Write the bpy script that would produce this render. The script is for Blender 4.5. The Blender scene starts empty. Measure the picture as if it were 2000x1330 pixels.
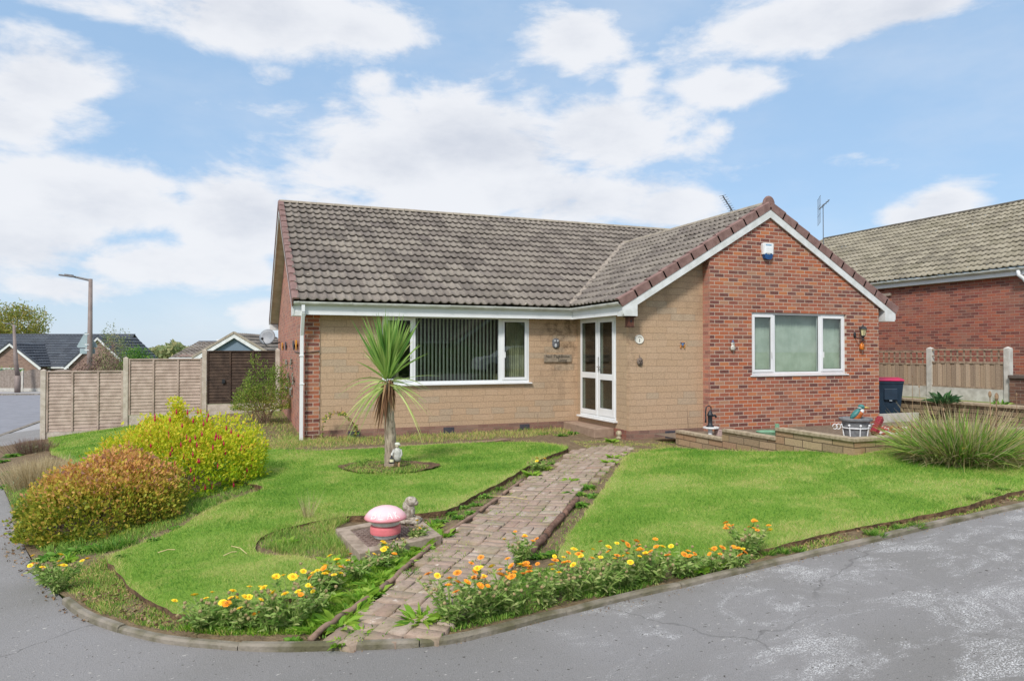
import bpy, math, random
import numpy as np
from mathutils import Vector, geometry
rng = np.random.default_rng(11); random.seed(11)
S = bpy.context.scene
COL = S.collection
# ------------------------------------------------------------------ camera geometry (x = along the house front, y = depth, z up, eye at z 0)
YAW, PIT, FPX = math.radians(21.38), math.radians(.856), 1374.0
cY, sY, cP, sP = math.cos(YAW), math.sin(YAW), math.cos(PIT), math.sin(PIT)
def ray(px, py):
    X = (px-1000)/FPX; dz = (665-py)/FPX
    Y = cP-dz*sP; Z = dz*cP+sP
    return X*cY+Y*sY, -X*sY+Y*cY, Z, Y
def atY(px, py, Y):
    r = ray(px, py); k = Y/r[3]; return Vector((r[0]*k, r[1]*k, r[2]*k))
def onv(px, py, v):
    r = ray(px, py); k = v/r[1]; return Vector((r[0]*k, v, r[2]*k))
def onu(px, py, u):
    r = ray(px, py); k = u/r[0]; return Vector((u, r[1]*k, r[2]*k))
def sst(a, b, x):
    t = np.clip((x-a)/(b-a), 0, 1); return t*t*(3-2*t)
def T(u, v):
    u = np.asarray(u, float); v = np.asarray(v, float)
    d = np.clip(.4-u, 0, 6.6)
    z = -1.68-.12*d*d/(d+.6)-.010*np.clip(-6.2-u, 0, 60)
    rise = np.clip(.07*np.clip(u-2.5, 0, None), 0, .5)*(1-sst(6.2, 10.8, v))
    z = z+rise
    z = np.where((u > 7.26) & (u < 15.02) & (v > 6.76) & (v < 11.2), np.minimum(z, -1.62), z)
    t = sst(15.05, 15.2, u)*sst(5, 9, v)
    return z*(1-t)+t*(-1.17)
def G(px, py, dz=0.0):
    r = ray(px, py); k = -1.7/r[2]
    for _ in range(60):
        z = float(T(r[0]*k, r[1]*k))+dz
        k = .5*k+.5*z/r[2]
    return Vector((r[0]*k, r[1]*k, float(T(r[0]*k, r[1]*k))+dz))
def g2(l, dz=0.0): return [tuple(G(x, y, dz)[:2]) for x, y in l]
# ------------------------------------------------------------------ objects
ORI = {}
def tag(o, label=None, cat=None, group=None, kind=None):
    if label: o['label'] = label
    if cat: o['category'] = cat
    if group: o['group'] = group
    if kind: o['kind'] = kind
    return o
def thing(name, label, cat, loc=(0, 0, 0), group=None):
    o = bpy.data.objects.new(name, None); COL.objects.link(o)
    o.location = loc; ORI[o.name] = Vector(loc); o.empty_display_size = .1
    return tag(o, label, cat, group)
def place(o, loc, rz=0.0, sc=None):
    o.location = loc; o.rotation_euler = (0, 0, rz)
    if sc is not None: o.scale = (sc, sc, sc)
    return o
def dup(root, loc, rz, label=None, group=None, sc=None):
    r = root.copy(); COL.objects.link(r)
    for ch in root.children:
        c = ch.copy(); COL.objects.link(c); c.parent = r
        for gch in ch.children:
            d = gch.copy(); COL.objects.link(d); d.parent = c
    if label: r['label'] = label
    if group: r['group'] = group
    return place(r, loc, rz, sc)
def link(name, me, mat, parent=None, origin=None, smooth=False):
    if mat is not None:
        for m in (mat if isinstance(mat, (list, tuple)) else [mat]): me.materials.append(m)
    o = bpy.data.objects.new(name, me); COL.objects.link(o)
    off = Vector((0, 0, 0))
    if parent is not None:
        o.parent = parent; p = parent
        while p is not None: off += Vector(ORI.get(p.name, (0, 0, 0))); p = None
        ORI[o.name] = ORI.get(parent.name, Vector((0, 0, 0)))
    elif origin is not None:
        off = Vector(origin); o.location = off; ORI[o.name] = off
    if off.length > 0:
        n = len(me.vertices); a = np.empty(n*3, np.float32); me.vertices.foreach_get('co', a)
        a = a.reshape(-1, 3)-np.array(off, np.float32); me.vertices.foreach_set('co', a.ravel())
    if smooth: me.polygons.foreach_set('use_smooth', [True]*len(me.polygons))
    me.update(); return o
class MB:
    def __init__(s): s.v = []; s.f = []; s.m = []
    def add(s, vs, fs, mi=0):
        b = len(s.v); s.v += [tuple(p) for p in vs]; s.f += [tuple(b+i for i in f) for f in fs]; s.m += [mi]*len(fs); return s
    def box(s, x0, x1, y0, y1, z0, z1, mi=0):
        v = [(x, y, z) for z in (z0, z1) for x, y in ((x0, y0), (x1, y0), (x1, y1), (x0, y1))]
        return s.add(v, [(3, 2, 1, 0), (4, 5, 6, 7), (0, 1, 5, 4), (1, 2, 6, 5), (2, 3, 7, 6), (3, 0, 4, 7)], mi)
    def bar(s, a, b, w, h, up=(0, 0, 1), mi=0):
        a = Vector(a); b = Vector(b); d = (b-a).normalized(); x = d.cross(Vector(up))
        if x.length < 1e-4: x = d.cross(Vector((1, 0, 0)))
        x.normalize(); y = x.cross(d)
        v = [p+x*i*w/2+y*j*h/2 for p in (a, b) for i, j in ((-1, -1), (1, -1), (1, 1), (-1, 1))]
        return s.add(v, [(3, 2, 1, 0), (4, 5, 6, 7), (0, 1, 5, 4), (1, 2, 6, 5), (2, 3, 7, 6), (3, 0, 4, 7)], mi)
    def tube(s, pts, r, n=8, mi=0, cap=True):
        pts = [Vector(p) for p in pts]; rs = r if isinstance(r, (list, tuple)) else [r]*len(pts)
        b = len(s.v); t0 = None
        for i, p in enumerate(pts):
            d = (pts[min(i+1, len(pts)-1)]-pts[max(i-1, 0)]).normalized()
            ref = Vector((0, 0, 1)) if abs(d.z) < .9 else Vector((1, 0, 0))
            x = d.cross(ref).normalized() if t0 is None else (t0-d*t0.dot(d)).normalized(); t0 = x
            y = d.cross(x)
            for k in range(n):
                a = 2*math.pi*k/n; s.v.append(tuple(p+(x*math.cos(a)+y*math.sin(a))*rs[i]))
        for i in range(len(pts)-1):
            for k in range(n):
                k2 = (k+1) % n; s.f.append((b+i*n+k, b+i*n+k2, b+(i+1)*n+k2, b+(i+1)*n+k)); s.m.append(mi)
        if cap:
            s.f.append(tuple(b+k for k in range(n))[::-1]); s.f.append(tuple(b+(len(pts)-1)*n+k for k in range(n))); s.m += [mi, mi]
        return s
    def lathe(s, c, prof, n=24, mi=0, sx=1, sy=1):
        b = len(s.v); cx, cy, cz = c
        for r, z in prof:
            for k in range(n):
                a = 2*math.pi*k/n; s.v.append((cx+math.cos(a)*r*sx, cy+math.sin(a)*r*sy, cz+z))
        for i in range(len(prof)-1):
            for k in range(n):
                k2 = (k+1) % n; s.f.append((b+i*n+k, b+i*n+k2, b+(i+1)*n+k2, b+(i+1)*n+k)); s.m.append(mi)
        s.f.append(tuple(b+k for k in range(n))[::-1]); s.f.append(tuple(b+(len(prof)-1)*n+k for k in range(n))); s.m += [mi, mi]
        return s
    def ball(s, c, r, n=12, mi=0):
        rr = r if isinstance(r, (tuple, list)) else (r, r, r)
        pr = [(max(1e-4, math.sin(math.pi*i/n)), -math.cos(math.pi*i/n)*rr[2]) for i in range(n+1)]
        return s.lathe(c, pr, n*2, mi, rr[0], rr[1])
    def prism(s, poly, ax, a, b, mi=0):
        # poly 2D; ax 'y': (x,z) extruded along y;  'x': (y,z) along x;  'z': (x,y) along z
        f = {'y': lambda p, t: (p[0], t, p[1]), 'x': lambda p, t: (t, p[0], p[1]), 'z': lambda p, t: (p[0], p[1], t)}[ax]
        n = len(poly); v = [f(p, a) for p in poly]+[f(p, b) for p in poly]
        return s.add(v, [tuple(range(n))[::-1], tuple(range(n, 2*n))]+[(i, (i+1) % n, n+(i+1) % n, n+i) for i in range(n)], mi)
    def build(s, name, mat, parent=None, origin=None, smooth=False, bevel=0):
        me = bpy.data.meshes.new(name); me.from_pydata(s.v, [], s.f)
        o = link(name, me, mat, parent, origin, smooth)
        if isinstance(mat, (list, tuple)): me.polygons.foreach_set('material_index', s.m)
        if bevel:
            b = o.modifiers.new('b', 'BEVEL'); b.width = bevel; b.segments = 2; b.limit_method = 'ANGLE'
        return o
def npm(name, V, F, mat, parent=None, origin=None, tint=None, smooth=False):
    V = np.asarray(V, np.float32); F = np.asarray(F, np.int32)
    me = bpy.data.meshes.new(name); k = F.shape[1]
    me.vertices.add(len(V)); me.vertices.foreach_set('co', V.ravel())
    me.loops.add(F.size); me.loops.foreach_set('vertex_index', F.ravel())
    me.polygons.add(len(F)); me.polygons.foreach_set('loop_start', np.arange(0, F.size, k, dtype=np.int32))
    me.polygons.foreach_set('loop_total', np.full(len(F), k, np.int32))
    me.update(calc_edges=True)
    if tint is not None:
        at = me.attributes.new('tint', 'FLOAT', 'FACE'); at.data.foreach_set('value', np.asarray(tint, np.float32))
    return link(name, me, mat, parent, origin, smooth)
def inpoly(P, poly):
    x, y = P[:, 0], P[:, 1]; ins = np.zeros(len(P), bool); n = len(poly)
    for i in range(n):
        x1, y1 = poly[i]; x2, y2 = poly[(i+1) % n]
        c = ((y1 > y) != (y2 > y)) & (x < (x2-x1)*(y-y1)/((y2-y1) if y2 != y1 else 1e-9)+x1); ins ^= c
    return ins
def edist(P, poly):
    d = np.full(len(P), 1e9); n = len(poly)
    for i in range(n):
        a = np.array(poly[i]); b = np.array(poly[(i+1) % n]); ab = b-a
        t = np.clip(((P-a)@ab)/max(1e-9, ab@ab), 0, 1)
        d = np.minimum(d, np.hypot(*(P-(a+t[:, None]*ab)).T))
    return d
def refine(poly, st, jit=0.0, smooth=True):
    pts = [np.array(p, float) for p in poly]; n = len(pts); out = []
    for i in range(n):
        p0, p1, p2, p3 = pts[i-1], pts[i], pts[(i+1) % n], pts[(i+2) % n]
        if np.hypot(*(p1-p0)) > 2.6: p0 = p1
        if np.hypot(*(p3-p2)) > 2.6: p3 = p2
        m = max(1, int(np.hypot(*(p2-p1))/st))
        for k in range(m):
            t = k/m
            if smooth and np.hypot(*(p2-p1)) < 2.2:
                q = .5*((2*p1)+(-p0+p2)*t+(2*p0-5*p1+4*p2-p3)*t*t+(-p0+3*p1-3*p2+p3)*t**3)
            else: q = p1+(p2-p1)*t
            out.append(tuple(q+rng.normal(0, jit, 2)))
    return out
def sheet(name, poly, zf, step, mat, skirt=0.0, parent=None, **kw):
    P = np.array(poly); lo, hi = P.min(0), P.max(0)
    gx, gy = np.meshgrid(np.arange(lo[0], hi[0], step), np.arange(lo[1], hi[1], step))
    Q = np.stack([gx.ravel(), gy.ravel()], 1)+rng.uniform(-.2, .2, (gx.size, 2))*step
    Q = Q[inpoly(Q, poly)]; Q = Q[edist(Q, poly) > step*.45]
    n = len(poly); vs = [Vector(p) for p in poly]+[Vector(q) for q in Q]
    r = geometry.delaunay_2d_cdt(vs, [(i, (i+1) % n) for i in range(n)], [], 1, 1e-5)
    XY = np.array([tuple(p) for p in r[0]]); Z = zf(XY[:, 0], XY[:, 1])
    V = [(x, y, z) for (x, y), z in zip(XY, Z)]; F = [tuple(f) for f in r[2]]
    if skirt:
        b = len(V); PZ = zf(P[:, 0], P[:, 1])
        V += [(x, y, z) for (x, y), z in zip(poly, PZ)]+[(x, y, z-skirt) for (x, y), z in zip(poly, PZ)]
        F += [(b+i, b+(i+1) % n, b+n+(i+1) % n, b+n+i) for i in range(n)]
    me = bpy.data.meshes.new(name); me.from_pydata(V, [], F)
    o = link(name, me, mat, parent); tag(o, kind='structure' if parent is None else None, **kw); return o
def unit(a): return a/np.maximum(1e-9, np.linalg.norm(a, axis=-1, keepdims=True))
def leaves(P, D, L, W, bend=.25):
    N = len(P); L = np.broadcast_to(L, N)[:, None]; W = np.broadcast_to(W, N)[:, None]
    D = unit(D); R = unit(np.cross(D, rng.normal(size=(N, 3)))); U = np.cross(R, D)
    m = P+D*L*.5+U*L*bend*.5
    V = np.stack([P, m+R*W/2, P+D*L, m-R*W/2], 1).reshape(-1, 3)
    return V, np.arange(N*4).reshape(N, 4)
def blades(P, D, L, W, droop, seg=4, base=.5, flat=None):
    N = len(P); L = np.broadcast_to(L, N)[:, None]; W = np.broadcast_to(W, N)[:, None]; dr = np.broadcast_to(droop, N)[:, None]
    D = unit(D); R = unit(np.cross(D, rng.normal(size=(N, 3)) if flat is None else np.tile(np.array(flat, float), (N, 1))+rng.normal(0, .4, (N, 3))))
    rows = []
    for i in range(seg+1):
        t = i/seg; c = P+D*L*t; c = c-np.array([0, 0, 1.])*dr*L*t*t
        w = W/2*(base+(1-base)*min(1, t*3))*(1-t**2.2) if t < 1 else W*.02
        rows += [c-R*w, c+R*w]
    V = np.stack(rows, 1).reshape(-1, 3); k = 2*(seg+1)
    f = np.array([[2*i, 2*i+1, 2*i+3, 2*i+2] for i in range(seg)])
    F = (np.arange(N)*k)[:, None, None]+f[None]
    return V, F.reshape(-1, 4)
def rep(t, seg): return np.repeat(t, seg)
def join(parts):
    V = []; F = []; Tn = []; b = 0
    for v, f, t in parts:
        V.append(v); F.append(f+b); Tn.append(t); b += len(v)
    return np.concatenate(V), np.concatenate(F), np.concatenate(Tn)
# ------------------------------------------------------------------ materials
def lin(c):
    if isinstance(c, str): c = [int(c[i:i+2], 16)/255 for i in (0, 2, 4)]
    return tuple((x/12.92 if x <= .04045 else ((x+.055)/1.055)**2.4) for x in c)+(1.,)
class NT:
    def __init__(s, nt): s.nt = nt; s.n = nt.nodes; s.l = nt.links
    def add(s, t, **kw):
        n = s.n.new(t)
        for k, v in kw.items(): setattr(n, k, v)
        return n
    def set(s, sock, v):
        if isinstance(v, bpy.types.NodeSocket): s.l.new(v, sock)
        elif v is not None: sock.default_value = v
    def math(s, op, a, b=None, c=None, clamp=False):
        n = s.add('ShaderNodeMath', operation=op, use_clamp=clamp); s.set(n.inputs[0], a); s.set(n.inputs[1], b)
        if c is not None: s.set(n.inputs[2], c)
        return n.outputs[0]
    def mix(s, f, a, b, bt='MIX'):
        n = s.add('ShaderNodeMix', data_type='RGBA', blend_type=bt); s.set(n.inputs[0], f); s.set(n.inputs[6], a); s.set(n.inputs[7], b); return n.outputs[2]
    def noise(s, sc, det=4, vec=None, rough=.55, dist=0):
        n = s.add('ShaderNodeTexNoise'); n.inputs['Scale'].default_value = sc; n.inputs['Detail'].default_value = det
        n.inputs['Roughness'].default_value = rough; n.inputs['Distortion'].default_value = dist
        if vec is not None: s.l.new(vec, n.inputs['Vector'])
        return n.outputs['Fac']
    def ramp(s, f, stops, interp='LINEAR'):
        n = s.add('ShaderNodeValToRGB'); s.l.new(f, n.inputs[0]); e = n.color_ramp; e.interpolation = interp
        while len(e.elements) < len(stops): e.elements.new(.5)
        for el, (p, c) in zip(e.elements, stops):
            el.position = p; el.color = c if len(c) == 4 else tuple(c)+(1,)
        return n.outputs[0]
    def mrange(s, v, a, b, c=0., d=1., smooth=True):
        n = s.add('ShaderNodeMapRange'); n.interpolation_type = 'SMOOTHSTEP' if smooth else 'LINEAR'
        s.set(n.inputs[0], v); n.inputs[1].default_value = a; n.inputs[2].default_value = b; n.inputs[3].default_value = c; n.inputs[4].default_value = d
        return n.outputs[0]
def newmat(name):
    m = bpy.data.materials.new(name); m.use_nodes = True; t = NT(m.node_tree); b = t.n['Principled BSDF']; return m, t, b
def bump(t, b, h, st, dist=.01):
    n = t.add('ShaderNodeBump'); n.inputs['Strength'].default_value = st; n.inputs['Distance'].default_value = dist
    t.l.new(h, n.inputs['Height']); t.l.new(n.outputs[0], b.inputs['Normal']); return n
def simple(name, c1, c2=None, sc=8, rough=.6, bs=0., bsc=60, metal=0., spec=.4, bd=.004):
    m, t, b = newmat(name); geo = t.add('ShaderNodeTexCoord').outputs['Object']
    c1 = lin(c1); c2 = lin(c2) if c2 else tuple(x*.8 for x in c1[:3])+(1,)
    f = t.mrange(t.noise(sc, 5, geo), .3, .7); t.l.new(t.mix(f, c1, c2), b.inputs['Base Color'])
    b.inputs['Roughness'].default_value = rough; b.inputs['Metallic'].default_value = metal; b.inputs['Specular IOR Level'].default_value = spec
    if bs: bump(t, b, t.noise(bsc, 4, geo), bs, bd)
    return m
def brickmat(name, axis, cols, mortar, w=.225, h=.075, ms=.005, bs=.6, wob=0., seed=0., dirt=.25, squash=1., stain=None):
    m, t, b = newmat(name); co = t.add('ShaderNodeTexCoord').outputs['Object']
    sx = t.add('ShaderNodeSeparateXYZ'); t.l.new(co, sx.inputs[0]); cb = t.add('ShaderNodeCombineXYZ')
    a = sx.outputs[0] if axis == 'x' else sx.outputs[1]
    t.l.new(t.math('ADD', a, 50+seed), cb.inputs[0]); t.l.new(t.math('ADD', sx.outputs[2], 30.), cb.inputs[1])
    vec = cb.outputs[0]
    if wob:
        nz = t.add('ShaderNodeTexNoise'); nz.inputs['Scale'].default_value = 2.5; t.l.new(vec, nz.inputs['Vector'])
        vm = t.add('ShaderNodeVectorMath', operation='MULTIPLY_ADD'); t.l.new(nz.outputs['Color'], vm.inputs[0]); vm.inputs[1].default_value = (wob, wob, 0); t.l.new(vec, vm.inputs[2]); vec = vm.outputs[0]
    br = t.add('ShaderNodeTexBrick'); t.l.new(vec, br.inputs['Vector']); br.squash = squash; br.squash_frequency = 3
    br.inputs['Scale'].default_value = 1; br.inputs['Brick Width'].default_value = w; br.inputs['Row Height'].default_value = h
    br.inputs['Mortar Size'].default_value = ms; br.inputs['Mortar Smooth'].default_value = .15
    br.inputs['Color1'].default_value = (0, 0, 0, 1); br.inputs['Color2'].default_value = (1, 1, 1, 1); br.inputs['Mortar'].default_value = (.5, .5, .5, 1)
    n = len(cols); cr = t.ramp(br.outputs['Color'], [(i/n+.001 if i else 0, lin(c)) for i, c in enumerate(cols)], 'CONSTANT')
    n1 = t.noise(35, 5, vec, .7); n2 = t.noise(.9, 4, co)
    cr = t.mix(.30, cr, t.mix(t.mrange(n1, .3, .7), tuple(x*.55 for x in lin(cols[0])[:3])+(1,), tuple(min(1, x*1.7) for x in lin(cols[0])[:3])+(1,)))
    col = t.mix(br.outputs['Fac'], cr, t.mix(t.noise(9, 4, co), lin(mortar), tuple(x*.65 for x in lin(mortar)[:3])+(1,)))
    col = t.mix(t.math('MULTIPLY', t.mrange(n2, .45, .75), dirt), col, lin('8f7c6e'))
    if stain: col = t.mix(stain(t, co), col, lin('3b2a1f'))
    t.l.new(col, b.inputs['Base Color']); b.inputs['Roughness'].default_value = .88; b.inputs['Specular IOR Level'].default_value = .25
    hh = t.math('ADD', t.math('MULTIPLY', br.outputs['Fac'], -1.), t.math('MULTIPLY', n1, .35)); bump(t, b, hh, bs, .006)
    return m
def leafmat(name, stops, tr=.35, rough=.55, nsc=1.3, nb=.25):
    m, t, b = newmat(name); at = t.add('ShaderNodeAttribute', attribute_name='tint')
    co = t.add('ShaderNodeTexCoord').outputs['Object']
    f = t.math('ADD', at.outputs['Fac'], t.math('MULTIPLY', t.math('SUBTRACT', t.noise(nsc, 3, co), .5), nb*2))
    c = t.ramp(f, [(p, lin(x)) for p, x in stops]); t.l.new(c, b.inputs['Base Color'])
    b.inputs['Roughness'].default_value = rough; b.inputs['Specular IOR Level'].default_value = .3
    out = t.n['Material Output']; tl = t.add('ShaderNodeBsdfTranslucent'); t.l.new(c, tl.inputs[0])
    mx = t.add('ShaderNodeMixShader'); mx.inputs[0].default_value = tr; t.l.new(b.outputs[0], mx.inputs[1]); t.l.new(tl.outputs[0], mx.inputs[2]); t.l.new(mx.outputs[0], out.inputs[0])
    return m
def glassmat(name, tint=(.9, .95, .93), refl=1.):
    m, t, b = newmat(name); out = t.n['Material Output']; t.n.remove(b)
    tr = t.add('ShaderNodeBsdfTransparent'); tr.inputs[0].default_value = tint+(1,); gl = t.add('ShaderNodeBsdfGlossy'); gl.inputs['Roughness'].default_value = .01
    fr = t.add('ShaderNodeLayerWeight'); fr.inputs[0].default_value = .5
    mx = t.add('ShaderNodeMixShader'); t.l.new(t.math('MULTIPLY', t.math('MULTIPLY_ADD', t.math('POWER', fr.outputs['Facing'], 4.), .9, .055), refl, clamp=True), mx.inputs[0])
    t.l.new(tr.outputs[0], mx.inputs[1]); t.l.new(gl.outputs[0], mx.inputs[2]); t.l.new(mx.outputs[0], out.inputs[0]); return m
BR = ['935743', 'a7664f', '7d4c40', 'a8694f', '9a5b46', '553c3e', 'b3653f', '96604a', '6a4b45', 'a56b58', '8e5847', 'ae866a', 'ac6546', '4c383b', '9b6553', 'a1725c', 'bd7a50', '7f4a42', '5f4243', 'a25f4c']
BRW = ['ab7565', 'b47e6c', '9a695d', 'ad7563', '8a615a', 'b67862', 'a4766a', '987067', 'a87466', 'b98670', '7d5a55', 'ae7d70']
m_brick = brickmat('brick_front', 'x', BR, 'cdb9a8', ms=.0065)
m_brick_y = brickmat('brick_side', 'y', BRW, 'b9a08f', dirt=.35)
m_brick_n = brickmat('brick_neighbour', 'y', ['93574a', 'a1604e', '7f4a44', '97604f', '613c3b', 'a9614a', '8a5a4c', '8f5148', '5e3d3c', '9b6555'], 'b49c8c', dirt=.3)
def corner_soot_eave_band(t, co):
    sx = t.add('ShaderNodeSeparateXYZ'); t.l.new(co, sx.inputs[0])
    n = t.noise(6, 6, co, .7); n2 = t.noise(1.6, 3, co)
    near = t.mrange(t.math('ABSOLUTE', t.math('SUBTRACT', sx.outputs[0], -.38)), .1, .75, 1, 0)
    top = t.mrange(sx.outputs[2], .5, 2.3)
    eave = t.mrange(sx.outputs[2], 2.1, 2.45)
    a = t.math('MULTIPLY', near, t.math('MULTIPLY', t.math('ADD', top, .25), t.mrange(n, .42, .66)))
    e = t.math('MULTIPLY', eave, t.math('MULTIPLY', t.mrange(n2, .4, .62), .35))  # patchy darker band along the top of the wall
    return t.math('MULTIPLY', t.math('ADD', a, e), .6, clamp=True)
m_stone = brickmat('painted_stone', 'x', ['b59a7f', 'b3987d', 'b1967a', 'b69c82', 'af967c', 'b4997e', 'a99883'], 'a58b70', .46, .125, .0022, .9, .045, dirt=.12, squash=.6, stain=corner_soot_eave_band)
m_stone_y = brickmat('painted_stone_side', 'y', ['ae967c', 'aa937a', 'b0987e', 'aa947c'], '9c856b', .46, .125, .0035, .8, .03, dirt=.12, squash=.6)
m_plinth = brickmat('plinth_brick', 'x', ['86665a', '7c5c52', '8f7062', '735a52'], '94806f', dirt=.4)
m_block = brickmat('buff_block', 'y', ['a0876a', '95805f', 'a58f74', '8b7a62', '9a7a60', 'ab9678'], '5e5040', .34, .105, .006, 1., .02, dirt=.2)
m_block_x = brickmat('buff_block_front', 'x', ['a0876a', '95805f', 'a58f74', '8b7a62', '9a7a60'], '5e5040', .34, .105, .006, 1., .02, dirt=.2)
m_coping = simple('coping_stone', 'b3a38b', '8c7d68', 14, .9, .8, 50)
m_white = simple('white_upvc', 'e6e8ea', 'dfe1e3', 3, .35, spec=.5)
m_white2 = simple('white_paint', 'dddfe0', 'c9cbc9', 6, .5)
m_gut = simple('white_gutter', 'd9dbd8', 'b7b9b0', 5, .4)
m_soffit = simple('painted_soffit', 'cfc4b4', 'b9ab98', 5, .7)
m_black = simple('black_metal', '22252a', '2e3238', 20, .45, .2)
m_conc = simple('concrete', '968f85', '675f55', 7, .9, .5, 70)
m_kerb = simple('mossy_kerb', '8f877c', '5d5a42', 5, .95, .9, 45, bd=.01)
m_concl = simple('pale_concrete', 'c9c6bf', 'aeaaa2', 7, .9, .4, 70)
m_glass = glassmat('window_glass')
m_seal = simple('dark_seal', '26282a', rough=.6)
m_room = simple('room_wall', '6a5f50', '4d463c', 2, .9)
m_blind = simple('blind_fabric', 'd8d6c6', 'cbc9b8', 3, .8)
m_blind2 = simple('pale_blind_fabric', 'c6c9c0', 'adb3a8', 3, .8)
m_curtain = simple('curtain_fabric', 'a9a283', '8b8568', 4, .9)
def tilemat(name, stops, lich='b0a898', dark='45403c', la=.5):
    m, t, b = newmat(name); at = t.add('ShaderNodeAttribute', attribute_name='tint'); co = t.add('ShaderNodeTexCoord').outputs['Object']
    c = t.ramp(at.outputs['Fac'], [(i/(len(stops)-1), lin(x)) for i, x in enumerate(stops)])
    n = t.noise(22, 6, co, .7); c = t.mix(t.math('MULTIPLY', t.mrange(n, .4, .7), .45), c, lin(dark))
    c = t.mix(t.math('MULTIPLY', t.mrange(t.noise(.8, 4, co), .45, .7), .15), c, lin(lich))
    c = t.mix(t.math('MULTIPLY', t.mrange(t.noise(9, 3, co, .6), .68, .74), la), c, lin('d0cbb9'))
    t.l.new(c, b.inputs['Base Color']); b.inputs['Roughness'].default_value = .9; b.inputs['Specular IOR Level'].default_value = .2
    bump(t, b, n, .5, .006); return m
m_tile = tilemat('concrete_tile', ['6f6862', '7d756e', '877f77', '918980', '776f6a'])
m_tile_n = tilemat('buff_tile', ['86806f', '968f7e', 'a09988', '8e8778', '7f796c'], dark='4f4a40', la=.3)
m_tile_g = tilemat('grey_tile', ['4a4f57', '555a62', '50565f', '5c626a'], lich='6c7076', dark='3a3e46', la=.1)
m_ridge = simple('ridge_tile_cement', '8d8377', 'a59c8c', 7, .95, .6, 40)
m_verge = simple('red_verge_tile', '8b6f69', '745954', 7, .75, .4, 45)
m_mortar = simple('lead_and_mortar', 'a49a8e', '877b70', 12, .9, .6, 40)
# ------------------------------------------------------------------ camera, light, sky
cam = bpy.data.cameras.new('camera'); co_ = bpy.data.objects.new('camera', cam); COL.objects.link(co_)
cam.lens = FPX/2000*36; cam.sensor_width = 36; cam.clip_end = 3000; cam.clip_start = .05
co_.location = (0, 0, 0); co_.rotation_euler = (math.pi/2+PIT, 0, -YAW); S.camera = co_
S.view_settings.view_transform = 'Standard'; S.view_settings.look = 'None'; S.view_settings.gamma = 1; S.view_settings.exposure = EXPO = .80
SUN_EL, SUN_AZ = math.radians(44), math.radians(222)      # azimuth from +y towards +x: behind the camera, to its left
sd = Vector((math.sin(SUN_AZ)*math.cos(SUN_EL), math.cos(SUN_AZ)*math.cos(SUN_EL), math.sin(SUN_EL)))
sl = bpy.data.lights.new('sun', 'SUN'); sl.energy = 1.95; sl.angle = math.radians(10); sl.color = (1, .95, .88)
so = bpy.data.objects.new('sun', sl); COL.objects.link(so); so.rotation_euler = sd.to_track_quat('Z', 'Y').to_euler(); so.location = (0, 0, 30)
W = bpy.data.worlds.new('World'); S.world = W; W.use_nodes = True; t = NT(W.node_tree); t.n.clear()
sky = t.add('ShaderNodeTexSky', sky_type='NISHITA'); sky.sun_disc = False; sky.sun_elevation = SUN_EL; sky.sun_rotation = SUN_AZ
sky.air_density = 1.0; sky.dust_density = .6; sky.ozone_density = 1.6; sky.altitude = 50
tc = t.add('ShaderNodeTexCoord').outputs['Generated']; sp = t.add('ShaderNodeSeparateXYZ'); t.l.new(tc, sp.inputs[0])
az = t.math('ARCTAN2', sp.outputs[0], sp.outputs[1]); el = t.math('ARCSINE', sp.outputs[2])
def nv(daz=0., de=0., sx=1., sy=2.2):
    c = t.add('ShaderNodeCombineXYZ'); t.l.new(t.math('MULTIPLY', t.math('ADD', az, daz), sx), c.inputs[0]); t.l.new(t.math('MULTIPLY', t.math('ADD', el, de), sy), c.inputs[1]); return c.outputs[0]
BLOBS = [(900, 285, 330, 105, 1.), (1180, 265, 200, 75, 1.), (760, 320, 190, 85, 1.), (980, 380, 420, 75, .85), (620, 400, 150, 50, .7), (1320, 400, 120, 55, .7),
         (520, 30, 260, 75, 1.), (700, 60, 160, 55, .9), (200, 20, 260, 40, .55), (1130, 75, 120, 60, .85), (1600, 40, 260, 60, 1.), (1760, 10, 180, 50, .9),
         (1420, 170, 130, 45, .75), (1240, 165, 60, 45, .6), (740, 165, 60, 40, .6), (540, 150, 80, 35, .45), (90, 150, 150, 110, .8), (30, 240, 120, 60, .8),
         (170, 385, 260, 75, 1.), (60, 450, 200, 100, .9), (460, 430, 150, 95, 1.), (350, 520, 260, 60, .85), (130, 560, 200, 40, .6), (520, 620, 90, 45, .8), (1850, 400, 90, 45, .95), (1780, 420, 80, 30, .7), (1950, 420, 60, 30, .6), (1400, 250, 60, 25, .5)]
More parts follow.
